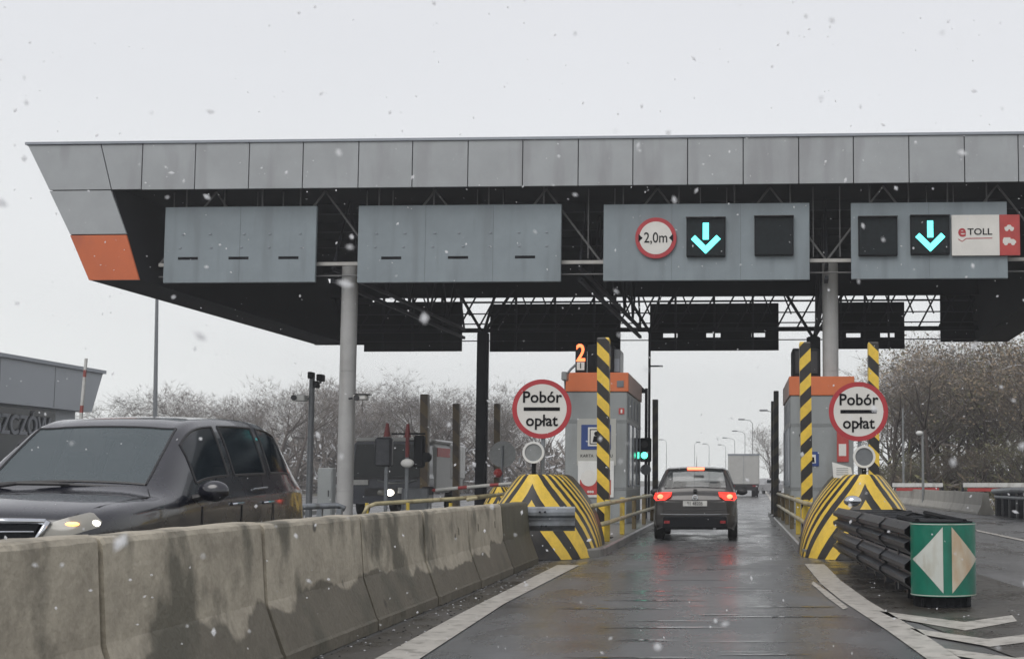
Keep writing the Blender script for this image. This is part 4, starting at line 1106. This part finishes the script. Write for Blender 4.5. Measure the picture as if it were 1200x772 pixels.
for sx in (-1,1):
    b = MB(); b.sphere((sx*1.10,1.62,1.16),.12,14,10,0,(1.15,.7,.78)); mi = b.build('wing_mirror', M_['mpvpaint'], mpv, True)
    b = MB(); b.tube((sx*.90,1.62,1.09),(sx*1.03,1.62,1.12),.035,n=8); b.build('mirror_arm', M_['black'], mi)
    for y in (2.42,3.22):
        b = MB(); b.path([(sx*.955,y,1.03),(sx*.985,y+.03,1.035),(sx*.985,y+.19,1.04),(sx*.955,y+.22,1.04)],.014,6); b.build('door_handle', M_['chrome'], mpv)
    b = MB(); b.path([(sx*.935,3.0,1.17),(sx*.94,3.35,1.185)],.01,5); b.build('window_trim', M_['chrome'], mpv)
    for y in (1.75,2.66,3.5):
        b = MB(); b.path([(sx*.955,y,.35),(sx*.957,y,.7),(sx*.955,y,1.02)],.005,4); b.build('door_gap', M_['black'], mpv)
b = MB(); b.path([(-.70,1.16,1.185),(-.35,1.10,1.23),(0,1.12,1.225),(.1,1.16,1.22)],.018,6); b.path([(.0,1.14,1.22),(.65,1.18,1.19)],.015,6); b.build('wiper', M_['black'], mpv)
for sx in (-.42,.42):
    b = MB(); b.box((sx-.24,2.15,.5),(sx+.24,2.35,1.28),ch=.06); b.box((sx-.13,2.2,1.30),(sx+.13,2.32,1.52),ch=.04); b.build('seat', M_['seat'], mpv)
b = MB(); b.box((-.85,1.3,.9),(.85,1.7,1.12),ch=.05); b.build('dashboard', M_['seat'], mpv)
b = MB(); b.sphere((.05,1.95,1.66),.05,8,6,0,(2.4,.6,.8)); b.build('rear_view_mirror', M_['black'], mpv)

# --- car ahead (local y: 0 = rear, seen first)
st2 = [ (.00,.30,.80,.84,.70,.68,.58),(.05,.26,.90,.96,.83,.82,.68),(.13,.24,.96,1.06,.87,.86,.70),(.26,.22,1.00,1.28,.89,.88,.68),(.44,.21,1.01,1.50,.90,.89,.63),(.80,.2,1.01,1.575,.90,.90,.66),
        (1.6,.2,1.0,1.60,.90,.90,.66),(2.3,.2,.98,1.55,.90,.90,.64),(2.9,.2,.97,1.28,.90,.90,.66),(3.3,.2,.95,1.05,.90,.89,.70),(3.9,.22,.86,.92,.87,.86,.66),(4.2,.28,.72,.78,.74,.7,.5)]
sh2 = Shell(st2)
car = E('grey_car', 'dark grey hatchback with glowing brake lights stopped between the toll islands', 'car', (-.925, 27.6, .0))
shell_build(sh2, [('rear_window',2.4,4.2,4.25,7.75,M_['glassclear']),('side_window',4.6,5.8,3.25,4.0,M_['glassdark']),('side_window',6.0,7.2,3.25,4.0,M_['glassdark']),('windscreen',7.2,8.6,4.25,7.75,M_['glassclear'])], car, M_['silverpaint'])
for x in (-.91,.91):
    for y in (.78,3.35): wheel(car, x, y, .32)
for sx in (-1,1):
    pts = [(.50,.99),(.86,.975),(.90,.86),(.84,.80),(.64,.815),(.52,.90)]
    b = MB(); rows = []
    for yy, sc in ((-.035,.96),(-.02,1.0),(.10,1.0)):
        rows.append([(sx*(.70+(x-.70)*sc), yy+(.15*max(0,(x-.6)/.3)**2), .90+(z-.90)*sc+.05) for x,z in pts])
    b.loft(rows,0,True); tl = b.build('taillight', M_['red_on'], car)
    b = MB(); b.sphere((sx*.745,-.02,.945),.055,12,8,0,(1.15,.6,.9)); hb = b.build('bulb_glow', M_['red_hot'], tl, True)
    b = MB(); b.box((sx*.60-.06,-.055,.37),(sx*.60+.06,-.036,.43),ch=.004); b.build('reflector', M_['red_off'], car)
    b = MB(); b.sphere((sx*1.02,2.75,1.02),.11,12,8,0,(1.2,.6,.75)); b.tube((sx*.88,2.75,.98),(sx*.95,2.75,1.0),.03); b.build('wing_mirror', M_['black'], car, True)
b = MB(); b.box((-.19,.44,1.515),(.19,.53,1.57),ch=.015); b.build('high_brake_light', M_['red_hot'], car)
b = MB(); b.box((-.26,-.03,.735),(.26,.0,.85),ch=.006); np_ = b.build('number_plate', M_['plate'], car)
text('S1 48205', .10, (0,-.033,.793), M_['ink'], np_, squash=.9)
b = MB(); b.path([(-.74,.01,.57),(-.4,-.035,.56),(.4,-.035,.56),(.74,.01,.57)],.008,6); b.build('bumper_trim', M_['galv'], car)
b = MB(); b.box((-.70,-.035,.24),(.70,.3,.54),ch=.05); b.build('lower_bumper', M_['blackmat'], car)
b = MB(); b.path([(-.60,-.005,.865),(0,-.035,.865),(.60,-.005,.865)],.009,5); b.path([(-.70,.0,.66),(0,-.012,.655),(.7,.0,.66)],.006,5); b.build('tailgate_gap', M_['black'], car)
b = MB(); b.ring((0,.925),.045,.062,-.028,-.012,20); b.box((-.055,-.027,.920),(.055,-.013,.930)); b.build('badge', M_['chrome'], car)
b = MB(); b.path([(0,.16,1.10),(.12,.2,1.125),(.28,.24,1.13)],.010,5); b.box((-.04,.06,1.04),(.04,.14,1.10)); b.build('rear_wiper', M_['black'], car)
b = MB(); b.tube((0,.9,1.58),(0,1.05,1.82),.007,.003,5); b.build('aerial', M_['black'], car)
b = MB(); b.tube((.42,-.02,.27),(.42,.25,.27),.035,n=10); b.build('exhaust', M_['rim'], car)
for sx in (-.40,.40):
    for y in (.95,2.0):
        b = MB(); b.box((sx-.25,y,.4),(sx+.25,y+.15,1.02),ch=.05); b.box((sx-.13,y+.02,1.04),(sx+.13,y+.12,1.26),ch=.04); b.build('seat', M_['seat'], car)
b = MB(); b.box((-.12,2.5,1.34),(.12,2.53,1.41),ch=.01); b.build('rear_view_mirror', M_['black'], car)
b = MB(); b.box((-.7,.2,.60),(.7,4.0,.66)); b.build('load_floor', M_['seat'], car)

# --- box lorry far ahead
a = at(853.5,532,98)
lo = E('box_lorry', 'grey box lorry driving away far down the lane past the grey car', 'lorry', (at(871.5,560,98).x, 98, 0))
b = MB(); b.box((-1.2,0,.95),(1.2,6.2,a.z),ch=.05); b.build('box', M_['lorrybox'], lo)
b = MB(); b.box((-1.22,-.02,a.z-.10),(1.22,.06,a.z+.03)); b.box((-.015,-.015,1.0),(.015,-.001,a.z-.12)); b.build('door_frame', M_['cap'], lo)
b = MB(); b.box((-1.15,.1,.75),(1.15,.25,.93)); b.box((-.9,0.2,.5),(.9,6,.8)); b.build('chassis', M_['black'], lo)
for sx in (-1,1):
    wheel(lo, sx*1.12, 1.5, .48, .5); wheel(lo, sx*1.12, 7.2, .48, .3)
    b = MB(); b.box((sx*.8-.13,.06,.78),(sx*.8+.13,.098,.90)); b.build('taillight', M_['red_off'], lo)
b = MB(); b.box((-1.1,6.4,.6),(1.1,8.2,2.6),ch=.15); b.build('cab', M_['white'], lo)
# cars far ahead
for k_, (px, Y, colr, lab) in enumerate(((899,120,(.35,.35,.36),'pale snow dusted parked car beyond the right island railing, nearer one'),(902,150,(.05,.05,.06),'dark car parked farther away behind the right island railing'))):
    q = at(px,562,Y); e = E('distant_car', lab, 'car', (q.x+.6,q.y,0), R(12), 'cars far ahead beyond the toll lanes')
    cm = mat('far_car_paint',colr,.35,.2)
    b = MB(); b.loft([[(x,y,z) for x,z in ((-.88,.3),(.88,.3),(.88,.85),(.66,.92 if y<.1 or y>3.6 else 1.45),(-.66,.92 if y<.1 or y>3.6 else 1.45),(-.88,.85))] for y in (0,.5,2.6,3.7,4.3)],0,True); b.build('body', cm, e)
    b = MB(); b.box((-.6,.06,.98),(.6,.2,1.3)); b.build('rear_window', M_['glassdark'], e)
    for sx in (-1,1):
        wheel(e, sx*.88, .8, .31); wheel(e, sx*.88, 3.3, .31)

# --- dark blue lorry on the far left lane
Yv = 45.5
a = at(412,513,Yv); c = at(493,598,Yv)
W = c.x-a.x; zt = a.z
v = E('blue_lorry', 'dark blue lorry with one glowing headlight facing the camera behind the left column', 'lorry', ((a.x+c.x)/2, Yv, 0))
hw = W/2
b = MB(); b.loft([[(-hw,y,.45),(hw,y,.45),(hw,y,1.35),(hw*.97,y,1.5),(hw*.94,y,zt-.25),(hw*.85,y,zt-.12),(-hw*.85,y,zt-.12),(-hw*.94,y,zt-.25),(-hw*.97,y,1.5),(-hw,y,1.35)] for y in (.06,1.9)],0,True)
b.build('cab', M_['bluecab'], v)
b = MB(); b.box((-hw*.92,.05,zt-.16),(hw*.92,1.9,zt+.02),ch=.08); b.build('cab_roof', M_['white'], v)
b = MB(); b.loft([[(-hw*.95,.055,1.42),(hw*.95,.055,1.42),(hw*.86,.055,zt-.22),(-hw*.86,.055,zt-.22)],[(-hw*.95,.02,1.42),(hw*.95,.02,1.42),(hw*.86,.02,zt-.22),(-hw*.86,.02,zt-.22)]],0,True); b.build('windscreen', M_['glassdark'], v)
b = MB(); b.box((-hw*.98,-.01,1.33),(hw*.98,.05,1.40)); b.box((-hw*.6,0,.75),(hw*.6,.05,1.0)); b.build('grille', M_['black'], v)
b = MB(); b.box((-hw*.95,-.02,1.12),(-hw*.5,.05,1.30),ch=.01); b.build('number_plate', M_['plate'], v)
b = MB(); b.path([(-.3,0,1.28),(.1,-.02,1.18),(.7,-.02,1.2),(1.1,0,1.3)],.03,6); b.build('trim', M_['lensgrey'], v)
q = at(457,577,Yv); 
for sx in (-1,1):
    b = MB(); b.sphere((sx*(q.x-v.location.x),-.02,q.z),.15,12,8,0,(1,.4,.75)); b.build('headlight', M_['head_on'] if sx > 0 else M_['head'], v, True)
    b = MB(); b.box((sx*hw*1.08-.1,-.1,1.5),(sx*hw*1.08+.1,.05,2.1),ch=.03); b.build('mirror', M_['black'], v)
    wheel(v, sx*hw*.98, 1.0, .45, .3)
b = MB(); b.box((q.x-v.location.x+.28,-.03,q.z-.03),(q.x-v.location.x+.45,.03,q.z+.18),ch=.02); b.build('side_lamp', M_['white'], v)
b = MB(); b.box((-hw,2.1,.8),(hw,7.0,zt-.1),ch=.18); bd = b.build('load_body', M_['lorrybox'], v)
b = MB(); b.box((hw+.001,2.3,zt-.62),(hw+.02,4.4,zt-.28)); b.build('red_band', M_['redpaint'], bd)
b = MB(); b.box((-hw*.9,2.2,zt-.10),(hw*.98,7.1,zt+.03),ch=.06); b.box((hw*.86,4.6,1.3),(hw*1.04,7.1,zt-.08),ch=.08); b.build('white_roof_edge', M_['white'], bd)
for sx in (-1,1): wheel(v, sx*hw*.98, 5.4, .45, .3)

# ------------------------------------------------------------------ lamp posts and mast
def lamp(px, py, pole_px, Y, label, name='street_lamp', arm=True):
    hd = at(px,py,Y); pl = at(pole_px,py+3,Y)
    e = E(name, label, 'street lamp', (pl.x, Y, 0), 0, 'street lamps along the road beyond the tolls')
    dx = hd.x-pl.x; zt = hd.z; rr = max(.08, .55*Y/F*.55)
    b = MB(); b.path([(0,0,0),(0,0,zt*.5),(0,0,zt-.6),(dx*.25,0,zt-.15),(dx*.8,0,zt)],[rr,rr*.85,rr*.7,rr*.6,rr*.6],6); b.build('pole', M_['lensdark'], e)
    b = MB(); b.box((dx-.6,-.2,zt-.08),(dx+.35,.2,zt+.12),ch=.04); b.build('lamp_head', M_['lensdark'], e)
lp = [(896,481,907,150,'nearest street lamp, its head just left of the dark striped posts'),
      (870,491.5,882,186,'street lamp with its pole rising behind the box lorry, second nearest'),
      (862,505,873,225,'street lamp third along, above the middle of the box lorry'),
      (850,513,861,262,'street lamp fourth along, above the left edge of the box lorry'),
      (844,521,850.5,310,'faint street lamp just left of the box lorry'),
      (826,520,831,320,'faint street lamp above the right side of the grey car roof'),
      (819,518,814,305,'faint street lamp above the brake light of the grey car'),
      (775,515,781,290,'faint street lamp above the left side of the grey car roof')]
for p_ in lp: lamp(*p_)
q = at(184,345,82)
e = E('lighting_mast', 'tall thin dark mast rising behind the canopy above the people carrier', 'mast', (at(181,560,82).x,82,0))
b = MB(); b.tube((0,0,0),(q.x-e.location.x,0,q.z),.17,.10,10); b.build('pole', M_['lensdark'], e)
b = MB(); b.box((q.x-e.location.x-.5,-.3,q.z-.1),(q.x-e.location.x+.5,.3,q.z+.1),ch=.05); b.build('lamp_head', M_['lensdark'], e)
for (px, yt, Y, lab) in ((1058,478,70,'thin pale pole in front of the trees, left of the lamp pole'),(1081,505,62,'slim lamp pole with a round white lamp in front of the right trees')):
    q = at(px,yt,Y); e = E('roadside_pole', lab, 'pole', (q.x,Y,0))
    b = MB(); b.tube((0,0,0),(0,0,q.z),.07,.05,8); b.build('pole', M_['lensgrey'], e)
    if px == 1081:
        b = MB(); b.sphere((-.15,0,q.z-.1),.15,10,8,0,(1.2,1,.8)); b.build('lamp_head', M_['white'], e, True)
q = at(101,420,34)
e = E('raised_boom', 'raised white boom arm with red bands in front of the grey building', 'boom gate', (at(94,495,34).x,34,0))
b = MB(); z0 = at(94,495,34).z; b.box((-.18,-.15,0),(.18,.15,1.1),ch=.02); b.build('motor_cabinet', M_['lensdark'], e)
M_['boom2'] = stripes('raised_boom_paint', (.55,.55,.53), (.28,.06,.05), (0,0,1,.95,.55), .80)
b = MB(); b.tube((-.08,0,1.0),(q.x-e.location.x,0,q.z),.055,.04,8); b.build('arm', M_['boom2'], e)

# ------------------------------------------------------------------ building on the left
bx = -30.0
def yat(px): return -bx*F/(CX-px)
Y1 = yat(118); zt_ = at(118,438,Y1).z; zb_ = at(107,484,Y1).z
B = E('toll_station_building', 'grey panelled building with slanted end and dark lettered wall at the left edge', 'building', (bx,Y1,0))
b = MB(); Lb = 42
b.loft([[(-14,y0,zb_),(0,y0,zb_),(0,y1,zt_),(-14,y1,zt_)] for y0,y1 in ((-Lb,-Lb),(-.9,0))],0,True); fb = b.build('upper_fascia', M_['bldg'], B)
b = MB()
for k in range(1,9):
    y = -4.2*k; b.box((.001,y-.02,zb_+.03),(.012,y+.02,zt_-.03))
b.build('panel_joint', M_['lensdark'], fb)
b = MB(); b.box((-14.1,-Lb,zt_+.002),(.12,.1,zt_+.16)); b.build('roof_edge', M_['cap'], B)
b = MB(); b.box((-13.6,-Lb,0),(-.5,-1.4,zb_-.004)); b.build('wall', M_['bldg'], B)
b = MB(); b.box((-.498,-Lb,1.0),(-.44,-3.2,zb_-.10)); b.build('window_band', M_['darkwall'] if 'darkwall' in M_ else M_['glassdark'], B)
# lettering on the long side wall, facing +X
cu = bpy.data.curves.new('lettering','FONT'); cu.body='KLESZCZÓW'; cu.size=1.15; cu.align_x='RIGHT'; cu.align_y='CENTER'; cu.extrude=.03; cu.offset=.02
to = bpy.data.objects.new('tmp',cu); COL.objects.link(to); dg=bpy.context.evaluated_depsgraph_get()
me = bpy.data.meshes.new_from_object(to.evaluated_get(dg)); bpy.data.objects.remove(to); me.materials.clear(); me.materials.append(M_['letters'])
me.transform(Matrix.Scale(.85,4,(1,0,0)))
lt = bpy.data.objects.new('lettering',me); COL.objects.link(lt); lt.parent=B
lt.rotation_euler=(R(90),0,R(90)); lt.location=(-.40,-3.7,zb_-.85)

# ------------------------------------------------------------------ right side: concrete wall, railing, red/white rails
js2 = [48,51.5,55,58.5,62,65.5,69,73,77,81,86,92,98,105]
for i in range(len(js2)-1):
    a_, c_ = js2[i], js2[i+1]; xa = 9.25-.0095*(a_-48); xb = 9.25-.0095*(c_-48)
    b = MB()
    for_ = [[(x+sx_*w_,y,z) for sx_,w_,z in ((-1,.3,0),(-1,.3,.08),(-1,.17,.35),(-1,.11,.82),(1,.11,.82),(1,.17,.35),(1,.3,.08),(1,.3,0))] for x,y in ((xa,a_+.02),(xb,c_-.02))]
    b.loft(for_,0,True); o = b.build('concrete_wall_block', M_['concretewall'])
    tag(o, 'pale concrete wall block on the far side of the right road', 'concrete barrier', 'pale wall blocks beyond the right road')
for i, (o_) in enumerate([x for x in COL.objects if x.name.startswith('concrete_wall_block')]):
    o_['label'] = 'pale concrete wall block across the right road, one of the row before the trees'
g = E('steel_parapet', 'grey steel parapet with pale gaps between posts at the right edge of the picture', 'railing', (9.45,30,0))
b = MB(); b.path([(0.1,0,.95),(0.05,8,.96),(0,14,.95),(-.05,17.3,.88)],.10,8); b.build('top_rail', M_['galv'], g, True)
b = MB(); b.path([(0.1,0,.70),(0.0,17.2,.68)],.06,8); b.build('lower_rail', M_['galv'], g, True)
for k in range(15):
    b = MB(); y = .3+k*1.2; b.box((-.09+.08,y-.15,-.01),(.09+.08,y+.15,.86)); b.build('post', M_['steel_dark'], g)
b = MB(); b.box((.25,0,0),(.4,17.4,.62)); b.build('kick_board', M_['white'], g)
for (x0,x1,Yv_,lab) in ((1046,1105,66,'white and red rail in front of the trees, left one beside the right striped nose'),(1129,1215,60,'white and red rail in front of the trees, right one above the steel parapet')):
    a = at(x0,568,Yv_); c = at(x1,568,Yv_)
    e = E('red_white_rail', lab, 'barrier rail', (a.x,Yv_,0))
    b = MB(); b.box((0,0,a.z-.10),(c.x-a.x,.15,a.z+.10)); b.build('white_rail', M_['white'], e)
    b = MB(); b.box((.2,.02,a.z-.30),(c.x-a.x-.2,.12,a.z-.14)); b.build('red_rail', M_['redpaint'], e)
    n = int((c.x-a.x)/1.2)
    for k_ in range(n+1):
        b = MB(); x = (c.x-a.x)*k_/n; b.box((x-.05,.16,0),(x+.05,.24,a.z)); b.build('post', M_['steel_dark'], e)

# ------------------------------------------------------------------ trees
def make_tree(seed, h, spread, leaf=None, nleaf=0, lsize=.1, snow=.1, up=.55, ntw=1500):
    rnd = random.Random(seed); tr = MB(); tw = MB(); tips = []
    def grow(p, d, ln, r, lev):
        q = p; segs = 3 if lev < 2 else 2; pts = [p]
        for k in range(segs):
            d = (d+Vector((rnd.gauss(0,.10),rnd.gauss(0,.10),rnd.gauss(.03,.06)))).normalized(); q = q+d*(ln/segs); pts.append(q)
        tgt = tr if lev < 2 else tw
        tgt.path(pts, [r*(1-.55*i/segs) for i in range(segs+1)], 6 if lev == 0 else (4 if lev < 3 else 3))
        if lev >= 4: tips.append((q,d)); return
        nb = (7,5,4,4)[lev]
        for k in range(nb):
            t = rnd.uniform(.35 if lev == 0 else .25, 1.0); i = min(segs-1,int(t*segs)); pp = pts[i].lerp(pts[i+1], t*segs-i)
            ax = Vector((rnd.gauss(0,1),rnd.gauss(0,1),rnd.uniform(-.1,.6))).normalized()
            nd = (d*up+ax*(1-up)*(1.4 if lev == 0 else 1.5)*spread).normalized()
            grow(pp, nd, ln*rnd.uniform(.5,.72), r*(1-.5*t)*.55, lev+1)
    grow(Vector((0,0,0)), Vector((rnd.gauss(0,.04),rnd.gauss(0,.04),1)), h*.52, h*.016, 0)
    base = len(tips)
    for (q,d) in tips:
        for k in range(3):
            nd = (d+Vector((rnd.gauss(0,.6),rnd.gauss(0,.6),rnd.gauss(.1,.5)))).normalized(); ln = rnd.uniform(.35,.9)*h/11
            a = nd.orthogonal().normalized()*.012*h/11
            m_ = 1 if rnd.random() < snow else 0
            e1 = q+nd*ln; b0 = len(tw.v); tw.v += [tuple(q-a),tuple(q+a),tuple(e1)]; tw.face((b0,b0+1,b0+2), m_)
            if leaf is not None and nleaf:
                for _ in range(nleaf):
                    c = q+nd*ln*rnd.random()+Vector((rnd.gauss(0,.18),rnd.gauss(0,.18),rnd.gauss(0,.16)))*h/11
                    u_ = Vector((rnd.gauss(0,1),rnd.gauss(0,1),rnd.gauss(0,1))).normalized(); w2 = u_.orthogonal().normalized(); s_ = lsize*rnd.uniform(.5,1.3)
                    b0 = len(tw.v); tw.v += [tuple(c+u_*s_),tuple(c+w2*s_*.6),tuple(c-u_*s_),tuple(c-w2*s_*.6)]; tw.face((b0,b0+1,b0+2,b0+3), 2)
    return tr, tw, leaf
def tree_mesh(seed, h, spread, leaf=None, **kw):
    tr, tw, lf = make_tree(seed, h, spread, leaf, **kw)
    return tr.mesh('trunk', M_['trunk'], True), tw.mesh('crown', [M_['twig'], M_['twigsnow'], leaf or M_['twig']])
bare = [tree_mesh(100+i, 11, (1.0,1.15,.85,1.05,.95)[i], snow=.10) for i in range(5)]
olive = [tree_mesh(200+i, 11, (.9,1.05,.8)[i], leaf=M_['leafolive'], nleaf=1, lsize=.10, snow=.06) for i in range(3)]
brown = [tree_mesh(300+i, 11, (.85,1.0,.9)[i], leaf=M_['leafbrown'], nleaf=1, lsize=.09, snow=.08) for i in range(3)]
thin = [tree_mesh(350+i, 11, 1.1, snow=.10) for i in range(2)]
def plant(meshes, px, ytop, Y, label, group, rz=None, wide=1.0):
    q = at(px, ytop, Y); tr, cr_ = meshes
    zmax = max(v_.co.z for v_ in cr_.vertices) if 'zmax' not in cr_ else cr_['zmax']; cr_['zmax'] = zmax
    s_ = q.z/zmax
    e = E('tree', label, 'tree', (q.x, Y, -.05), random.uniform(0,6.28) if rz is None else rz, group)
    e.scale = (s_*wide, s_*wide, s_)
    for nm, me in (('trunk',tr),('crown',cr_)):
        o = bpy.data.objects.new(nm, me); COL.objects.link(o); o.parent = e
GL = 'bare wintry trees behind the left lanes'; GR = 'trees of the thicket on the right'
lt_ = [(140,462),(163,452),(198,448),(225,441),(252,455),(275,452),(300,436),(322,432),(345,438),(372,430),(392,436),(425,442),(447,440),(470,430),(492,424),(515,436),(540,445),(565,440),(585,436),(605,446),(632,456)]
for i, (px, yt) in enumerate(lt_):
    Y = 120+random.uniform(-12,22)
    near = ['left of the tall mast','right of the tall mast','above the roof of the people carrier','behind the camera pole','between the left column and the black column','above the blue lorry','right of the black column','behind the left toll sign']
    idx = 0 if px < 185 else 1 if px < 235 else 2 if px < 330 else 3 if px < 400 else 4 if px < 450 else 5 if px < 530 else 6 if px < 590 else 7
    plant(random.choice(bare), px, yt, Y, 'bare snow flecked tree '+near[idx]+', front row', GL, wide=1.15)
for i in range(27):
    px = 122+i*18.5+random.uniform(-6,6); yt = 462+random.uniform(-12,14)+(12 if px < 200 else 0)
    plant(random.choice(bare), px, yt, 150+random.uniform(0,30), 'smaller bare tree in the rear row behind the left lanes', GL, wide=1.3)
rt = [(1047,425,thin),(1062,400,olive),(1078,392,thin),(1092,388,brown),(1112,384,brown),(1133,402,olive),(1150,404,brown),(1168,392,olive),(1186,380,thin),(1200,372,brown),(1220,368,olive),(1245,362,brown),(1275,360,olive)]
for i, (px, yt, kind) in enumerate(rt):
    where = 'above the right striped post' if px < 1060 else 'left of the small lamp pole' if px < 1085 else 'behind the left red and white rail' if px < 1115 else 'between the two red and white rails' if px < 1145 else 'above the steel parapet' if px < 1190 else 'at the right edge of the picture'
    kn = {id(thin):'bare grey', id(olive):'olive green', id(brown):'brownish'}[id(kind)]
    plant(random.choice(kind), px, yt-10, 78+random.uniform(-6,10)-(px-1047)*.05, kn+' thicket tree '+where+', front row', GR, wide=1.1)
for i in range(16):
    px = 1040+i*14+random.uniform(-4,4); kind = random.choice([olive,brown,olive])
    plant(random.choice(kind), px, 425+random.uniform(-14,22)-(px-1040)*.12, 92+random.uniform(0,12), 'tree deep inside the thicket on the right, rear row', GR, wide=1.15)
for i in range(8):
    px = 1048+i*24+random.uniform(-4,4); kind = random.choice([olive,brown])
    plant(random.choice(kind), px, 500+random.uniform(-20,25), 70+random.uniform(0,8), 'low bushy tree along the front edge of the thicket on the right', GR, wide=1.7)
plant(bare[1], 903, 492, 150, 'small bare tree right of the box lorry', GL, rz=2.0, wide=.8)
plant(bare[3], 903, 508, 130, 'second small bare tree behind the dark striped posts', GL, wide=1.3)
# undergrowth, nobody could count it
def brush(name, x0, x1, y0, y1, n, hmax, mats, size=.16, seed=5):
    rnd = random.Random(seed); b = MB()
    for _ in range(n):
        x = rnd.uniform(x0,x1); y = rnd.uniform(y0,y1); z = abs(rnd.gauss(0,.45))*hmax
        c = Vector((x,y,z)); u_ = Vector((rnd.gauss(0,1),rnd.gauss(0,1),rnd.gauss(.6,1))).normalized(); w2 = u_.orthogonal().normalized(); s_ = size*rnd.uniform(.4,1.6)
        b0 = len(b.v); b.v += [tuple(c-u_*s_*1.6),tuple(c+w2*s_*.22),tuple(c+u_*s_*1.6),tuple(c-w2*s_*.22)]; b.face((b0,b0+1,b0+2,b0+3), rnd.choice([0,0,1,1,2] if len(mats) > 2 else [0,1]))
    o = b.build(name, mats, fix=False); tag(o, 'tangled undergrowth of twigs and dead leaves below the trees', 'undergrowth', kind='stuff'); return o
brush('undergrowth', 9.5, 36, 72, 100, 15000, 2.6, [M_['twig'], M_['leafolive'], M_['leafbrown']], .28, 5)
o = brush('undergrowth', -78, -17, 120, 175, 38000, 4.6, [M_['twig'], M_['twig'], M_['twigsnow']], .40, 9)
o['label'] = 'grey snow flecked undergrowth below the bare trees on the left'
o = brush('verge_grass', 9.6, 22, 48, 72, 5000, .35, [M_['leafolive'], M_['leafbrown'], M_['twigsnow']], .12, 11)
o['label'] = 'dead grass with snow patches beyond the pale wall'; o['category'] = 'grass'

# slush and grit
rnd = random.Random(21); b = MB()
for _ in range(700):
    k = rnd.random()
    if k < .62: y = 4+17*rnd.random(); x = -3.10+.5*rnd.random()**1.5
    elif k < .85: y = rnd.uniform(10,21); x = 1.5+rnd.random()*.9+(.5 if y < 13 else 0)
    else: y = rnd.uniform(22,45); x = rnd.choice([-2.25,1.05])+rnd.gauss(0,.05)
    r_ = rnd.uniform(.004,.014); n_ = 5
    b0 = len(b.v); b.v += [(x+r_*rnd.uniform(.6,1.4)*math.cos(6.28*i/n_), y+r_*rnd.uniform(.6,1.4)*math.sin(6.28*i/n_), .003) for i in range(n_)]+[(x,y,.003+r_*.5)]
    mi = 0 if rnd.random() < .3 else 1
    for i in range(n_): b.face((b0+i,b0+(i+1)%n_,b0+n_), mi)
o = b.build('slush_and_grit', [M_['twigsnow'], M_['blackmat']], fix=False); tag(o, 'bits of slush and grit along the barrier foot and kerbs', 'grit', kind='stuff')

# ------------------------------------------------------------------ falling snow
rnd = random.Random(3); b = MB()
for _ in range(1900):
    y = .9+29*rnd.random()**1.15; x = rnd.uniform(-.62,.30)*y*1.05; z = H+rnd.uniform(-.16,.40)*y
    if z < .05: continue
    s_ = (.0018+.0045*rnd.random()**2)*(1+.03*y)*(.75 if y < 3 else 1)
    c = Vector((x,y,z)); d = Vector((rnd.gauss(.25,.5),rnd.gauss(0,.3),rnd.gauss(0,.6)-.3)).normalized(); a = d.orthogonal().normalized(); e2 = d.cross(a); ln = rnd.uniform(1,2.0)
    b0 = len(b.v); b.v += [tuple(c-d*s_*ln),tuple(c+a*s_),tuple(c+e2*s_),tuple(c-a*s_),tuple(c-e2*s_),tuple(c+d*s_*ln)]
    for f in ((0,1,2),(0,2,3),(0,3,4),(0,4,1),(5,2,1),(5,3,2),(5,4,3),(5,1,4)): b.face([b0+i for i in f])
o = b.build('falling_snow', M_['flake'], fix=False); tag(o, 'wet snowflakes falling through the air over the lane', 'snow', kind='stuff')

# ------------------------------------------------------------------ haze
b = MB(); b.box((-120,-40,-1.2),(140,420,34))
hz = b.build('haze', None); hz.data.materials.clear()
hm = bpy.data.materials.new('haze'); hm.use_nodes = True; t = hm.node_tree; t.nodes.clear()
oo = t.nodes.new('ShaderNodeOutputMaterial'); pv = t.nodes.new('ShaderNodeVolumePrincipled')
pv.inputs['Color'].default_value = (.93,.94,.96,1); pv.inputs['Density'].default_value = .0013; pv.inputs['Anisotropy'].default_value = .2
t.links.new(pv.outputs[0], oo.inputs['Volume']); hz.data.materials.append(hm)
tag(hz, 'pale winter haze filling the air over the toll plaza', 'haze', kind='stuff')
